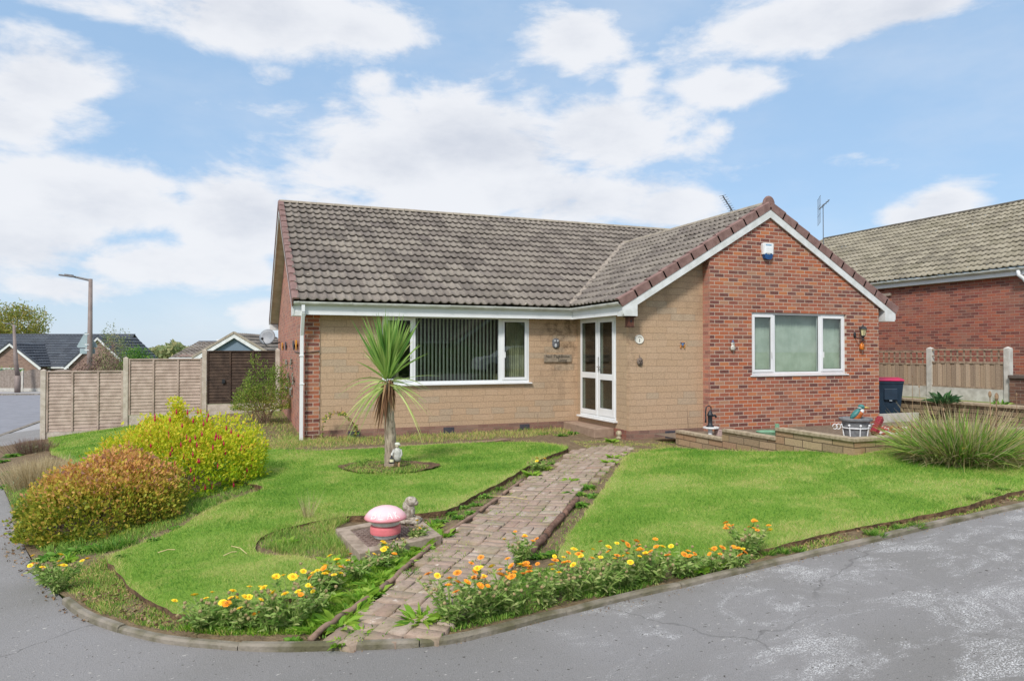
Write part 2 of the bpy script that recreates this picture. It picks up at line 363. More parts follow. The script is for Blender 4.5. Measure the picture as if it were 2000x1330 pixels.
def density(de):
    e2 = t.math('ADD', el, de); tot = None
    for px, py, rx, ry, st in BLOBS:
        r = ray(px, py); a0 = math.atan2(r[0], r[1]); e0 = math.atan2(r[2], math.hypot(r[0], r[1]))
        c = math.cos(a0-YAW)
        dx = t.math('MULTIPLY', t.math('SUBTRACT', az, a0), FPX/(rx*c*c)*1.0); dy = t.math('MULTIPLY', t.math('SUBTRACT', e2, e0), FPX/(ry*c))
        d = t.math('ADD', t.math('MULTIPLY', dx, dx), t.math('MULTIPLY', dy, dy))
        m = t.math('MULTIPLY', t.math('POWER', 2.718, t.math('MULTIPLY', d, -.9)), st)
        tot = m if tot is None else t.math('MAXIMUM', tot, m)
    # rest of the sky, out of the photograph: broken cloud
    far = t.math('MULTIPLY', t.mrange(t.math('ABSOLUTE', t.math('SUBTRACT', az, YAW)), .72, .95), t.mrange(t.noise(1.6, 3, nv(0, de)), .42, .6, 0, .75))
    up = t.math('MULTIPLY', t.mrange(e2, .52, .75), .55)
    tot = t.math('MAXIMUM', tot, t.math('MAXIMUM', far, up))
    n = t.noise(5.5, 9, nv(0, de), .62, .35); n2 = t.noise(18, 6, nv(2, de), .6)
    n = t.math('ADD', t.math('MULTIPLY', n, .75), t.math('MULTIPLY', n2, .25))
    return t.math('ADD', tot, t.math('MULTIPLY', t.math('SUBTRACT', n, .5), 1.9)), n
D0, N0 = density(0.)
cov = t.mrange(D0, .22, .66)
veil = t.math('MULTIPLY', t.mrange(t.noise(3.2, 5, nv(5), .6), .35, .75), .26)
veil = t.math('ADD', veil, t.mrange(el, .0, .16, .30, 0.))
cov = t.math('MAXIMUM', cov, veil, clamp=True)
cov = t.math('MULTIPLY', cov, .93)
n3 = t.noise(4, 7, nv(0, -.02), .6)
shade = t.math('ADD', t.math('MULTIPLY', t.mrange(D0, .5, 1.3), .35), t.math('MULTIPLY', t.math('SUBTRACT', n3, N0), 1.3))
cc = t.mix(t.mrange(shade, -.05, .5), (7.7, 7.8, 8.1, 1), (5.6, 5.9, 6.6, 1))
skyc = t.mix(1., sky.outputs[0], (1.0, 1.0, 1.0, 1), 'MULTIPLY')
skyc = t.mix(.60, skyc, (4.1, 6.2, 8.9, 1))
fin = t.mix(cov, skyc, cc)
fin = t.mix(t.mrange(sp.outputs[2], -.02, .0), (1.1, 1.1, 1.0, 1), fin)
bg = t.add('ShaderNodeBackground'); t.l.new(fin, bg.inputs[0]); bg.inputs[1].default_value = .067
wo = t.add('ShaderNodeOutputWorld'); t.l.new(bg.outputs[0], wo.inputs[0])
# ------------------------------------------------------------------ ground materials
def m_asphalt_():
    m, t, b = newmat('asphalt'); co = t.add('ShaderNodeTexCoord').outputs['Object']
    c = t.mix(t.mrange(t.noise(.7, 5, co), .3, .7), lin('868482'), lin('929090'))
    c = t.mix(t.math('MULTIPLY', t.mrange(t.noise(140, 3, co, .7), .45, .7), .4), c, lin('5d5c5b'))
    c = t.mix(t.math('MULTIPLY', t.mrange(t.noise(260, 2, co), .62, .7), .35), c, lin('c2c2c4'))
    mp = t.add('ShaderNodeMapping'); mp.inputs['Rotation'].default_value = (0, 0, -.5); mp.inputs['Scale'].default_value = (.8, 1.35, 1); t.l.new(co, mp.inputs[0])
    sx = t.add('ShaderNodeSeparateXYZ'); t.l.new(co, sx.inputs[0])
    reg = t.math('MULTIPLY', t.mrange(sx.outputs[0], .9, 2.4), t.mrange(sx.outputs[1], 5.5, 4.0))
    pat = t.mrange(t.noise(1.5, 7, mp.outputs[0], .72, .8), .49, .64); grit = t.mrange(t.noise(110, 3, co, .85), .50, .60)
    pat2 = t.mrange(t.noise(2.6, 6, mp.outputs[0], .7, .3), .54, .68)
    w = t.math('MULTIPLY', t.math('MULTIPLY', t.math('MAXIMUM', pat, pat2), grit), t.math('MULTIPLY', reg, .9))
    c = t.mix(w, c, lin('e9e9ea'))
    c = t.mix(t.math('MULTIPLY', t.mrange(t.noise(.35, 3, co), .55, .75), .3), c, lin('706f6d'))
    nz = t.add('ShaderNodeTexNoise'); nz.inputs['Scale'].default_value = 2.2; nz.inputs['Detail'].default_value = 5; t.l.new(co, nz.inputs['Vector'])
    vm = t.add('ShaderNodeVectorMath', operation='MULTIPLY_ADD'); t.l.new(nz.outputs['Color'], vm.inputs[0]); vm.inputs[1].default_value = (.5, .5, 0); t.l.new(co, vm.inputs[2])
    vo = t.add('ShaderNodeTexVoronoi', feature='DISTANCE_TO_EDGE'); vo.inputs['Scale'].default_value = .42; t.l.new(vm.outputs[0], vo.inputs['Vector'])
    cr = t.math('MULTIPLY', t.mrange(vo.outputs['Distance'], .0, .006, 1, 0), t.mrange(t.noise(.6, 2, co), .48, .6))
    c = t.mix(t.math('MULTIPLY', cr, .4), c, lin('4b4a49'))
    c = t.mix(t.mrange(t.noise(38, 2, co, .5), .69, .73), c, lin('55524e')); c = t.mix(t.mrange(t.noise(31, 2, mp.outputs[0], .5), .71, .74), c, lin('bdbab5'))
    t.l.new(c, b.inputs['Base Color']); b.inputs['Roughness'].default_value = .92; b.inputs['Specular IOR Level'].default_value = .2
    bump(t, b, t.noise(120, 4, co, .7), 1., .008); return m
m_asph = m_asphalt_()
m_road = simple('street_asphalt', '8b8c93', '7f8087', 3, .9, .3, 90)
m_pave = simple('pavement_asphalt', 'a3a2a3', '959496', 4, .9, .4, 90)
m_soil = simple('soil', '6a5a44', '867358', 12, .95, 1., 45, bd=.03)
m_soil2 = simple('lawn_edge_soil', '7d6348', '4e3a2a', 16, .95, 1., 40, bd=.03)
def m_lawn_():
    m, t, b = newmat('lawn_thatch'); co = t.add('ShaderNodeTexCoord').outputs['Object']
    c = t.mix(t.mrange(t.noise(1.1, 5, co, .6), .35, .7), lin('7a9c3c'), lin('98ab58'))
    c = t.mix(t.math('MULTIPLY', t.mrange(t.noise(2.2, 5, co, .65), .5, .72), .6), c, lin('b3ab68'))
    c = t.mix(t.math('MULTIPLY', t.mrange(t.noise(60, 4, co, .7), .4, .7), .5), c, lin('44701e'))
    t.l.new(c, b.inputs['Base Color']); b.inputs['Roughness'].default_value = .9; b.inputs['Specular IOR Level'].default_value = .1
    bump(t, b, t.noise(80, 4, co), .9, .02); return m
m_lawn = m_lawn_()
m_field = simple('rough_grass', '7f9050', '6b7a44', .6, .95, .5, 5)
# ------------------------------------------------------------------ ground sheets
def ground():
    ax = np.concatenate([-np.geomspace(500, 16, 22), np.arange(-15, 22, .5), np.geomspace(22.5, 500, 22)])
    ay = np.concatenate([-np.geomspace(500, 12, 22), np.arange(-11, 46, .75), np.geomspace(46.5, 900, 24)])
    X, Y = np.meshgrid(ax, ay); Z = T(X, Y)-.10
    Z = np.where(Y > 60, Z-.0*(Y), Z); n = len(ax)
    V = np.stack([X.ravel(), Y.ravel(), Z.ravel()], 1)
    i = np.arange(len(ay)-1)[:, None]*n+np.arange(n-1)[None]
    F = np.stack([i, i+1, i+n+1, i+n], -1).reshape(-1, 4)
    tag(npm('ground', V, F, m_field, smooth=True), kind='structure')
ground()
KERB = [(-70, 880), (-20, 905), (2, 940), (22, 985), (34, 1035), (60, 1085), (90, 1130), (130, 1168), (160, 1192), (200, 1210), (260, 1228), (330, 1243), (420, 1252), (520, 1258), (620, 1257), (760, 1253), (870, 1245), (960, 1226), (1060, 1200), (1142, 1180), (1240, 1156), (1326, 1138), (1400, 1120), (1452, 1108), (1519, 1092), (1660, 1060), (1743, 1040), (1801, 1026), (1900, 1004), (2000, 982), (2150, 952), (2300, 925)]
KW = [tuple(G(x, y, .03)[:2]) for x, y in KERB]
KW = [(-4.8, 20.4)]+[p for p in KW if True]
garden = KW+[(15.0, 9.0), (15.0, 20.3), (-4.8, 20.5)]
foot = refine(garden, .35)
sheet('garden_bed', foot, lambda u, v: T(u, v)+.015+.02*np.sin(u*7)*np.sin(v*6.1), .16, m_soil)
asph = [(-5.9, 21), (-5.2, 14), (-5.0, 9.5), (-4.7, 4), (-4.7, -7), (30, -7), (30, 4), (30, 8.6), (15, 9.2), (15.0, 9.4), (4, 16), (-2, 20.6)]
asph = [(-6.2, 24.5), (-6.2, -7.5), (34, -7.5), (34, 9.4), (15.05, 9.4)]
sheet('asphalt', refine(asph+[(15.0, 9.0)]+KW[::-1][0:]+[(-4.8, 20.6), (-4.45, 20.7), (-4.4, 24.5)], .8, smooth=False), lambda u, v: T(u, v)+.0, .4, m_asph)
# side street and its pavement beyond the fence
sheet('side_pavement', [(-6.15, 24.6), (-4.4, 24.6), (-4.4, 60), (-6.15, 60)], lambda u, v: T(u, v)-.005, 2., m_pave)
sheet('street', [(-6.35, -8), (-60, -8), (-60, 60), (-6.35, 60)], lambda u, v: T(u, v)-.07, 2.5, m_road)
k = MB(); k.box(-6.35, -6.2, -8, 60, -2.6, -2.40); tag(k.build('street_kerb', m_conc), kind='structure')
# kerb of thin concrete edging stones round the garden
def kerb():
    pts = refine(KW[8:], .12); pts = pts[:max(i for i,p in enumerate(pts) if abs(p[0]-KW[-1][0])<.02 and abs(p[1]-KW[-1][1])<.02)+1]; P = np.array(pts); m = MB(); seg = np.hypot(*np.diff(P, axis=0).T).cumsum(); nxt = 0; cur = []
    for i, (x, y) in enumerate(pts):
        cur.append((x, y))
        if (i and seg[i-1] > nxt+.9) or i == len(pts)-1:
            nxt = seg[i-1]; top = []
            h = rng.uniform(.032, .046); V = []
            for j, (a, b) in enumerate(cur):
                q = cur[min(j+1, len(cur)-1)]; p = cur[max(j-1, 0)]; d = Vector((q[0]-p[0], q[1]-p[1])).normalized(); nn = Vector((-d.y, d.x))*.028
                sh = .004 if j in (0, len(cur)-1) else 0
                z = float(T(a, b)); V += [(a-nn.x, b-nn.y, z-.05), (a-nn.x, b-nn.y, z+h-.012-sh), (a-nn.x*.6, b-nn.y*.6, z+h-sh), (a+nn.x*.6, b+nn.y*.6, z+h-sh), (a+nn.x, b+nn.y, z+h-.012-sh), (a+nn.x, b+nn.y, z-.05)]
            F = [(r*6+c, r*6+c+1, r*6+c+7, r*6+c+6) for r in range(len(cur)-1) for c in range(5)]
            F += [tuple(range(6)), tuple((len(cur)-1)*6+c for c in range(6))[::-1]]
            m.add(V, F); cur = [(x+.004, y)]
    tag(m.build('kerb', m_kerb), kind='structure')
kerb()
# lawns
LR = g2([(1226, 889), (1275, 878), (1320, 874), (1420, 882), (1510, 885), (1580, 886), (1650, 884), (1700, 872), (1760, 864), (2060, 845), (2500, 838), (2700, 870), (2300, 915), (2120, 935), (2000, 957), (1935, 975), (1869, 994), (1761, 1013), (1680, 1027), (1599, 1043), (1515, 1068), (1440, 1085), (1350, 1096), (1240, 1108), (1150, 1112), (1095, 1096), (1092, 1078), (1112, 1040), (1140, 1005), (1165, 970), (1195, 930)], .06)
LR = [(min(u, 14.8), min(v, 6.62) if u > 7.15 else v) if u > 7.0 else (u, v) for u, v in LR]
LR = [(u, v) for u, v in LR]
LL = [(-4.3, 20.25), (-1.2, 20.25)]+g2([(520, 878), (640, 878), (760, 873), (860, 868), (1000, 862), (1070, 865), (1110, 875), (1075, 890), (1040, 906), (985, 940), (930, 966), (885, 992), (850, 1001), (800, 1006), (740, 1006), (665, 1009), (610, 1018), (559, 1029), (520, 1042), (500, 1056), (503, 1074), (546, 1083), (600, 1086), (639, 1101), (655, 1118), (640, 1140), (585, 1165), (520, 1185), (440, 1200), (362, 1204), (310, 1180), (262, 1154), (232, 1120), (210, 1090), (250, 1072), (300, 1052), (340, 1036), (378, 1012), (430, 985), (480, 968), (512, 952), (430, 935), (300, 930), (170, 915), (100, 888)], .06)
LRr = refine(LR, .1, .008); LLr = refine(LL, .1, .008)
zl = lambda u, v: T(u, v)+.062+.012*np.sin(u*2.1+1)*np.sin(v*1.7)
lawnR = sheet('lawn', LRr, zl, .16, m_lawn, .085); lawnR['label'] = 'mown lawn right of the brick path'
lawnL = sheet('lawn', LLr, zl, .16, m_lawn, .085); lawnL['label'] = 'mown lawn left of the brick path'
for o in (lawnR, lawnL):
    o.data.materials.append(m_soil2); nrm = [p.normal.z for p in o.data.polygons]
    o.data.polygons.foreach_set('material_index', [1 if abs(z) < .35 else 0 for z in nrm])
m_grass = leafmat('grass_blades', [(0, '558630'), (.32, '76a63c'), (.55, '98b84c'), (.75, 'bdc46c'), (1, 'd0c48a')], .4, .6, 1.1, .8)
hole = tuple(G(758, 915, .06)[:2])
def grass(name, poly, dens, hgt, label, zf, mat=m_grass, wid=.0035, ring=None, tlo=.0, thi=.75, excl=None):
    P = np.array(poly); lo, hi = P.min(0), P.max(0); out = []
    A = (hi-lo).prod(); N = int(A*dens)
    Q = rng.uniform(lo, hi, (N, 2)); Q = Q[inpoly(Q, poly)]
    d = np.hypot(Q[:, 0], Q[:, 1]); Q = Q[rng.uniform(size=len(Q)) < np.clip((5.5/d)**1.4, .12, 1)]
    X = Q[:, 0]*cY-Q[:, 1]*sY; Yc = Q[:, 0]*sY+Q[:, 1]*cY; Q = Q[(np.abs(X/Yc) < .80)]
    if excl is not None: Q = Q[excl(Q)]
    d = np.hypot(Q[:, 0], Q[:, 1]); ed = edist(Q, poly) if len(poly) < 900 else np.full(len(Q), 1.)
    Z = zf(Q[:, 0], Q[:, 1])-.004; N = len(Q)
    D = np.stack([rng.normal(0, .45, N), rng.normal(0, .45, N), np.ones(N)], 1); D = unit(D)
    pn = .5+.5*np.sin(Q[:, 0]*3.1+np.sin(Q[:, 1]*2.3)*2)*np.sin(Q[:, 1]*3.7+np.cos(Q[:, 0]*1.9)*2); L = rng.uniform(.5, 1.2, N)*hgt*(1+.4*(d/10))*(.75+.6*pn)*np.where(ed < .05, 1.5, 1); Wd = wid*np.clip(d/5, .8, 3)
    R = unit(np.cross(D, rng.normal(size=(N, 3)))); B = np.column_stack([Q, Z])
    tip = B+D*L[:, None]+np.stack([rng.normal(0, .3, N), rng.normal(0, .3, N), -.1*np.ones(N)], 1)*L[:, None]
    V = np.stack([B-R*Wd[:, None]/2, B+R*Wd[:, None]/2, tip], 1).reshape(-1, 3)
    tn = rng.uniform(tlo, thi, N); tn = np.where(ed < .12, tn+.32*(1-ed/.12)+.1, tn)
    o = npm(name, V, np.arange(3*N).reshape(N, 3), mat, tint=tn); tag(o, label, 'grass', kind='stuff'); print(name, N); return o
hx = lambda Q: ((Q[:, 0]-hole[0])**2*1.0+(Q[:, 1]-hole[1])**2*1.6) > .52**2
grass('grass_blades', LRr, 6500, .028, 'short mown grass of the lawn right of the path', zl, tlo=.02, thi=.85)
grass('grass_blades', LLr, 6500, .028, 'short mown grass of the lawn left of the path', zl, excl=hx)
# ------------------------------------------------------------------ the bungalow
ZG = -1.64
H = thing('bungalow', 'brick and cream painted bungalow with brown tiled roof and projecting gable wing', 'bungalow', (6.9, 11.5, ZG))
uL, vE, zE, vR, zR, vW, uWL, uWa, zR2 = .94, 13.325, .914, 18.164, 3.649, 11.241, 6.548, 9.985, 2.946
uWR = 2*uWa-uWL; sl_ = (zR-zE)/(vR-vE); vB = 2*vR-vE
W0, W1, VM, VG, VS = 1.19, 12.95, 13.655, 11.291, 11.51; VBk = 2*vR-VM
def tiles(name, O, A, Sv, la, ls, gauge, mat, parent, pitch=.165, keep=None, sd=1):
    r = np.random.default_rng(sd); O, A, Sv = [np.array(x, float) for x in (O, A, Sv)]
    N = np.cross(A, Sv); N /= np.linalg.norm(N)
    if N[2] < 0: N = -N
    nt = int(round(la/(2*pitch))); pitch = la/nt/2; per = 6; nx = nt*2*per
    ph = (np.arange(nx+1) % per)/per; prof = np.where((ph > .38), 0, .034*np.sin(np.pi*np.clip(ph/.40, 0, 1))**.7+0.); prof += np.where(ph > .38, -.006*np.sin(np.pi*(ph-.38)/.62), 0)
    xs = np.arange(nx+1)/per*pitch; nc = int(round(ls/gauge)); gauge = ls/nc
    VV = []; FF = []; TT = []; b = 0; tv = r.uniform(size=(nc, nt))
    for c in range(nc):
        jl = np.repeat(r.normal(0, .003, nt), 2*per); jl = np.append(jl, jl[-1]); js = np.repeat(r.normal(0, .004, nt), 2*per); js = np.append(js, js[-1])
        s0 = c*gauge; rows = [(s0+.07+js, prof*.0+.0+jl), (s0-.012+js, prof+.030+jl), (s0-.014+js, prof+.046+jl), (s0+gauge*.5+0*js, prof+.029+jl), (s0+gauge+.01+0*js, prof+.006+jl*.3)]
        for s_, h in rows: VV.append(O+xs[:, None]*A+np.asarray(s_)[:, None]*Sv+h[:, None]*N)
        for rr in range(4):
            i = b+rr*(nx+1)+np.arange(nx); FF.append(np.stack([i, i+1, i+nx+2, i+nx+1], 1)); TT.append(np.repeat(tv[c], 2*per))
        b += 5*(nx+1)
    V = np.concatenate(VV); F = np.concatenate(FF); Tn = np.concatenate(TT)
    if keep is not None:
        C = V[F].mean(1); k = keep(C); F = F[k]; Tn = Tn[k]
    return npm(name, V, F, mat, parent, tint=Tn)
Sf = np.array([0, vR-vE, zR-zE]); lsl = np.linalg.norm(Sf); Sf /= lsl
Sw = np.array([uWa-uWL, 0, zR2-zE]); lsw = np.linalg.norm(Sw); Sw /= lsw
zmain = lambda v: zE+(v-vE)*sl_
zwing = lambda u: zR2-np.abs(u-uWa)*(zR2-zE)/(uWa-uWL)
UR = 13.35
rf = tiles('roof', (uL+.06, vE-.02, zE), (1, 0, 0), Sf, UR-uL-.1, lsl-.02, .35, m_tile, H, keep=lambda C: ~((zwing(C[:, 0]) > C[:, 2]+.12) & (C[:, 0] > uWL+.1) & (C[:, 0] < uWR)), sd=2)
rf['label'] = 'main roof slope facing the street'
rb = tiles('roof', (uL+.06, vB+.02, zE), (1, 0, 0), Sf*np.array([1, -1, 1]), UR-uL-.1, lsl-.02, .35, m_tile, H, pitch=.33, sd=3); rb['label'] = 'rear slope of the main roof'
km = lambda C: C[:, 2] > zmain(C[:, 1])-.06
r1 = tiles('roof', (uWL-.02, 17.2, zE), (0, -1, 0), Sw, 17.2-vW-.06, lsw-.02, .30, m_tile, H, keep=km, sd=4); r1['label'] = 'left slope of the wing roof'
r2 = tiles('roof', (uWR+.02, 17.2, zE), (0, -1, 0), Sw*np.array([-1, 1, 1]), 17.2-vW-.06, lsw-.02, .30, m_tile, H, keep=km, sd=5); r2['label'] = 'right slope of the wing roof'
# roof deck closing the attic under the tiles
m = MB()
m.prism([(vE, zE-.02), (vR, zR-.02), (vB, zE-.02), (vB, zE-.06), (vR, zR-.08), (vE, zE-.06)], 'x', uL+.1, UR-.05)
m.prism([(uWL, zE-.02), (uWa, zR2-.02), (uWR, zE-.02), (uWR, zE-.06), (uWa, zR2-.08), (uWL, zE-.06)], 'y', vW+.08, 16.9)
m.build('roof_deck', simple('roof_felt', '3a3531', rough=.9), H)
# ridge tiles
def ridge(name, a, b, n, w, mat, end=None):
    a = Vector(a); b = Vector(b); m = MB(); d = (b-a)/n; ax = d.normalized(); sd = Vector((ax.y, -ax.x, 0))
    for i in range(n):
        p = a+d*i+ax*.004; q = a+d*(i+1)-ax*.006; V = []
        for e, rr in ((p, 1+random.uniform(0, .05)), (q, 1)):
            for k in range(7):
                t_ = math.pi*k/6; V.append(e+sd*math.cos(t_)*w*rr+Vector((0, 0, math.sin(t_)*w*.62*rr-.055+random.uniform(0, .002))))
        m.add(V, [(k, k+1, k+8, k+7) for k in range(6)]+[tuple(range(7)), tuple(range(7, 14))[::-1]])
    return m.build(name, mat, H)
ridge('ridge_tiles', (uL+.02, vR, zR+.05), (UR, vR, zR+.05), 28, .125, m_ridge)
ridge('ridge_tiles', (uWa, vW+.1, zR2+.05), (uWa, 16.93, zR2+.05), 13, .125, m_ridge)
m = MB(); m.lathe((0, 0, 0), [(.135, -.02), (.145, 0), (.145, .02), (.12, .035)], 20)
m.v = [(uWa+x, vW+.06-z, zR2+.015+y*1.15) for x, y, z in m.v]; m.build('ridge_end_cap', m_verge, H)
# valley between the two roofs
m = MB()
for s_ in (-1, 1):
    a = Vector((uWa+s_*(uWa-uWL-.02), vE+.02, zE+.05)); b = Vector((uWa, 16.93, zR2+.06)); n = 16
    for i in range(n):
        p = a.lerp(b, i/n); q = a.lerp(b, (i+1)/n); jx = random.uniform(-.01, .01)
        m.bar(p+Vector((jx, -.01, .012)), q+Vector((jx, 0, .012)), random.uniform(.10, .14), .05)
m.build('valley', m_mortar, H)
# verge tiles: L-shaped red caps
def verge(p0, p1, n, out, name='verge_tiles', w=.11):
    p0 = Vector(p0); p1 = Vector(p1); m = MB(); d = (p1-p0)/n; ax = d.normalized(); o = Vector(out); up = ax.cross(o); up = up if up.z > 0 else -up
    for i in range(n):
        a = p0+d*i-ax*.02; b = p0+d*(i+1)+ax*.012
        f = lambda q, x, y: q+o*x+up*y
        lo, hi = .050, .030
        V = []
        for q, h in ((a, lo), (b, hi)):
            V += [f(q, .012, -.11), f(q, .012, h), f(q, -.01, h+.022), f(q, -w, h+.018), f(q, -w, h-.01), f(q, -.012, h-.012), f(q, -.012, -.11)]
        m.add(V, [(k, (k+1) % 7, 7+(k+1) % 7, 7+k) for k in range(7)]+[tuple(range(7))[::-1], tuple(range(7, 14))])
    return m.build(name, m_verge, H)
verge((uWL-.02, vW, zE+.0), (uWa-.04, vW, zR2+.0), 11, (0, -1, 0)); verge((uWR+.02, vW, zE), (uWa+.04, vW, zR2), 11, (0, -1, 0))
verge((uL, vE-.02, zE), (uL, vR-.05, zR), 15, (-1, 0, 0)); verge((uL, vB+.02, zE), (uL, vR+.05, zR), 15, (-1, 0, 0))
verge((UR, vE-.02, zE), (UR, vR-.05, zR), 15, (1, 0, 0))
# bargeboards
bh = .165; st = .08
def barge(c, l, r, zt, ze, ax, a, b, box=True):
    m = MB(); q = [(l, ze-st), (c, zt-st), (r, ze-st), (r, ze-st-bh), (c, zt-st-bh*1.12), (l, ze-st-bh)]
    m.prism([q[0], q[1], q[4], q[5]], ax, a, b); m.prism([q[1], q[2], q[3], q[4]], ax, a, b)
    return m.build('bargeboard', m_white2, H)
barge(uWa, uWL+.03, uWR-.03, zR2, zE, 'y', vW-.002, vW+.028)
barge(vR, vE+.05, vB-.05, zR, zE, 'x', uL+.005, uL+.03)
barge(vR, vE+.05, vB-.05, zR, zE, 'x', UR-.03, UR-.005)
for a, b in ((uWL+.055, uWL+.34), (uWR-.34, uWR-.055)):
    zt = zE-st-.10; s_ = (zR2-zE)/(uWa-uWL)*.285
    pl = [(a, zt-.09), (b, zt-.09), (b, zt+s_), (a, zt)] if a < uWa else [(a, zt-.09), (b, zt-.09), (b, zt), (a, zt+s_)]
    MB().prism(pl, 'y', vW-.004, vW+.24).build('eaves_box', m_white2, H)
MB().prism([(vE+.06, zE-.27), (vE+.34, zE-.27), (vE+.34, zE-.10), (vE+.06, zE-.19)], 'x', uL+.004, uL+.24).build('eaves_box', m_white2, H)
MB().prism([(vB-.34, zE-.27), (vB-.06, zE-.27), (vB-.06, zE-.19), (vB-.34, zE-.10)], 'x', uL+.004, uL+.24).build('eaves_box', m_white2, H)
# soffits under the left verge and under the eaves, fascias
m = MB(); zs = zE-.235
for v0, v1, z0, z1 in ((vE+.3, vR, zE-st-bh+.02, zR-st-bh+.02), (vB-.3, vR, zE-st-bh+.02, zR-st-bh+.02)):
    z0 += .3*sl_ if False else 0
    m.add([(uL+.03, v0, z0+.13), (W0, v0, z0+.13), (W0, v1, z1), (uL+.03, v1, z1), (uL+.03, v0, z0+.15), (W0, v0, z0+.15), (W0, v1, z1+.02), (uL+.03, v1, z1+.02)], [(0, 1, 2, 3), (7, 6, 5, 4), (0, 4, 5, 1), (1, 5, 6, 2), (2, 6, 7, 3), (3, 7, 4, 0)])
m.box(uL+.25, uWL+.10, vE+.095, VM-.002, zs, zs+.015); m.box(uWL+.095, 6.87, vW+.24, VM, zs, zs+.015)
m.build('soffit', m_soffit, H)
for q in ((uL+.02, uWL+.08, vE+.07, vE+.092), (uWL+.07, uWL+.092, vW+.03, vE+.07), (uWR-.09, uWR-.07, vW+.03, vE), (uL+.02, UR-.02, vB-.09, vB-.07)): MB().box(*q, zE-.245, zE-.015).build('fascia', m_white, H)
def gutter(a, b, nrm, name='gutter'):
    a = Vector(a); b = Vector(b); nv_ = Vector(nrm); m = MB(); pr = []
    for k in range(9):
        t_ = math.pi*k/8; pr.append((.055-math.cos(t_)*.055, -math.sin(t_)*.06))
    V = []
    for q in (a, b):
        V += [q+nv_*x+Vector((0, 0, z)) for x, z in pr]+[q+nv_*(x*.92+.004)+Vector((0, 0, z*.9)) for x, z in pr[::-1]]
    n = 18; m.add(V, [(i, (i+1) % n, n+(i+1) % n, n+i) for i in range(n)]+[(i, i+1, n-2-i, n-1-i) for i in range(8)]+[(n+i, n+i+1, 2*n-2-i, 2*n-1-i) for i in range(8)])
    L = (b-a).length; ax = (b-a)/L
    for i in range(int(L/.95)+1):
        p = a+ax*(i*.95+.06)
        V = [p+ax*s_+nv_*x*1.08+Vector((0, 0, z*1.08+.004)) for s_ in (0, .035) for x, z in pr]
        m.add(V, [(k_, k_+1, k_+10, k_+9) for k_ in range(8)])
    return m.build(name, m_gut, H)
gutter((uL+.02, vE+.068, zE-.012), (uWL+.06, vE+.068, zE-.02), (0, -1, 0)); gutter((uWL+.068, vE+.0, zE-.02), (uWL+.068, vW+.05, zE-.012), (-1, 0, 0))
gutter((uWR-.068, vW+.02, zE-.02), (uWR-.068, vE, zE-.012), (1, 0, 0))
# downpipe
m = MB(); dx = 1.13; y0 = vE+.02
def sq(m, pts, w=.062):
    for a, b in zip(pts[:-1], pts[1:]): m.bar(a, b, w, w)
sq(m, [(dx, y0, zE-.07), (dx, y0, zE-.2), (dx-.005, VM-.10, zE-.62), (dx-.01, VM-.10, -1.66)])
m.box(dx-.042, dx+.042, VM-.142, VM-.06, -.62, -.60); m.box(dx-.05, dx+.03, VM-.142, VM-.058, -.1, -.075)
m.build('downpipe', m_white, H, bevel=.006)
# walls
ZP = -1.50
def wallx(m, u0, u1, v, z0, z1, hole=None, th=.1):
    if hole is None: m.box(u0, u1, v, v+th, z0, z1); return
    a, b, c, d = hole
    m.box(u0, a, v, v+th, z0, z1); m.box(b, u1, v, v+th, z0, z1); m.box(a, b, v, v+th, z0, c)
    if d < z1: m.box(a, b, v, v+th, d, z1)
WL = (2.64, 5.735, -.655, .70); WR_ = (9.545, 12.02, -.48, .775)
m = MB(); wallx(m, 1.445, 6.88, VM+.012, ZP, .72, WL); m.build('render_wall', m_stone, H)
m = MB(); z8 = float(zwing(8.6))-.13
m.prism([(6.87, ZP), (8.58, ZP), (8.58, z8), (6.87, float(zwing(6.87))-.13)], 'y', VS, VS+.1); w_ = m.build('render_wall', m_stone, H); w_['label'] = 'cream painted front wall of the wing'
DZ0, DZ1, DV0, DV1 = -1.40, .70, 12.0, 13.52
m = MB(); m.box(6.87, 6.97, VS+.1, DV0, ZP, .72); m.box(6.87, 6.97, DV0, DV1, ZP, DZ0-.0); m.box(6.87, 6.97, DV1, VM+.012, ZP, .72); m.box(6.87, 6.97, DV0, DV1, DZ1, .72)
w_ = m.build('render_wall', m_stone_y, H); w_['label'] = 'cream painted wall round the front door'
m = MB(); b0, b1 = 8.54, W1; zt = lambda u: float(zwing(u))-.13; a, b, c, d = WR_
m.prism([(b0, -1.66), (a, -1.66), (a, d), (b0, d)], 'y', VG, VG+.225); m.prism([(b, -1.66), (b1, -1.66), (b1, zt(b1)), (b, d)], 'y', VG, VG+.225) if False else None
m.prism([(b, -1.66), (b1, -1.66), (b1, d), (b, d)], 'y', VG, VG+.225) if d < zt(b1) else m.prism([(b, -1.66), (b1, -1.66), (b1, zt(b1)), (b+.1, d), (b, d)], 'y', VG, VG+.225)
m.prism([(a, -1.66), (b, -1.66), (b, c), (a, c)], 'y', VG, VG+.225)
ub = uWR-(d+.13-zE)/((zR2-zE)/(uWa-uWL))
m.prism([(b0, d), (min(ub, b1), d), (min(ub, b1), zt(min(ub, b1))), (uWa, zt(uWa)), (b0, zt(b0))], 'y', VG, VG+.225)
w_ = m.build('brick_wall', m_brick, H); w_['label'] = 'red brick gable wall of the wing'
m = MB(); m.box(b0-.003, b0+.02, VG+.004, VS+.02, -1.66, zt(b0)-.01); w_ = m.build('brick_wall', m_brick_y, H); w_['label'] = 'short brick return beside the cream wall'
m = MB(); m.box(W0, 1.455, VM-.012, VM+.1, -1.72, .72); w_ = m.build('brick_wall', m_brick, H); w_['label'] = 'brick pier at the left corner'
m = MB(); zw = lambda v: zR-abs(v-vR)*sl_-.12
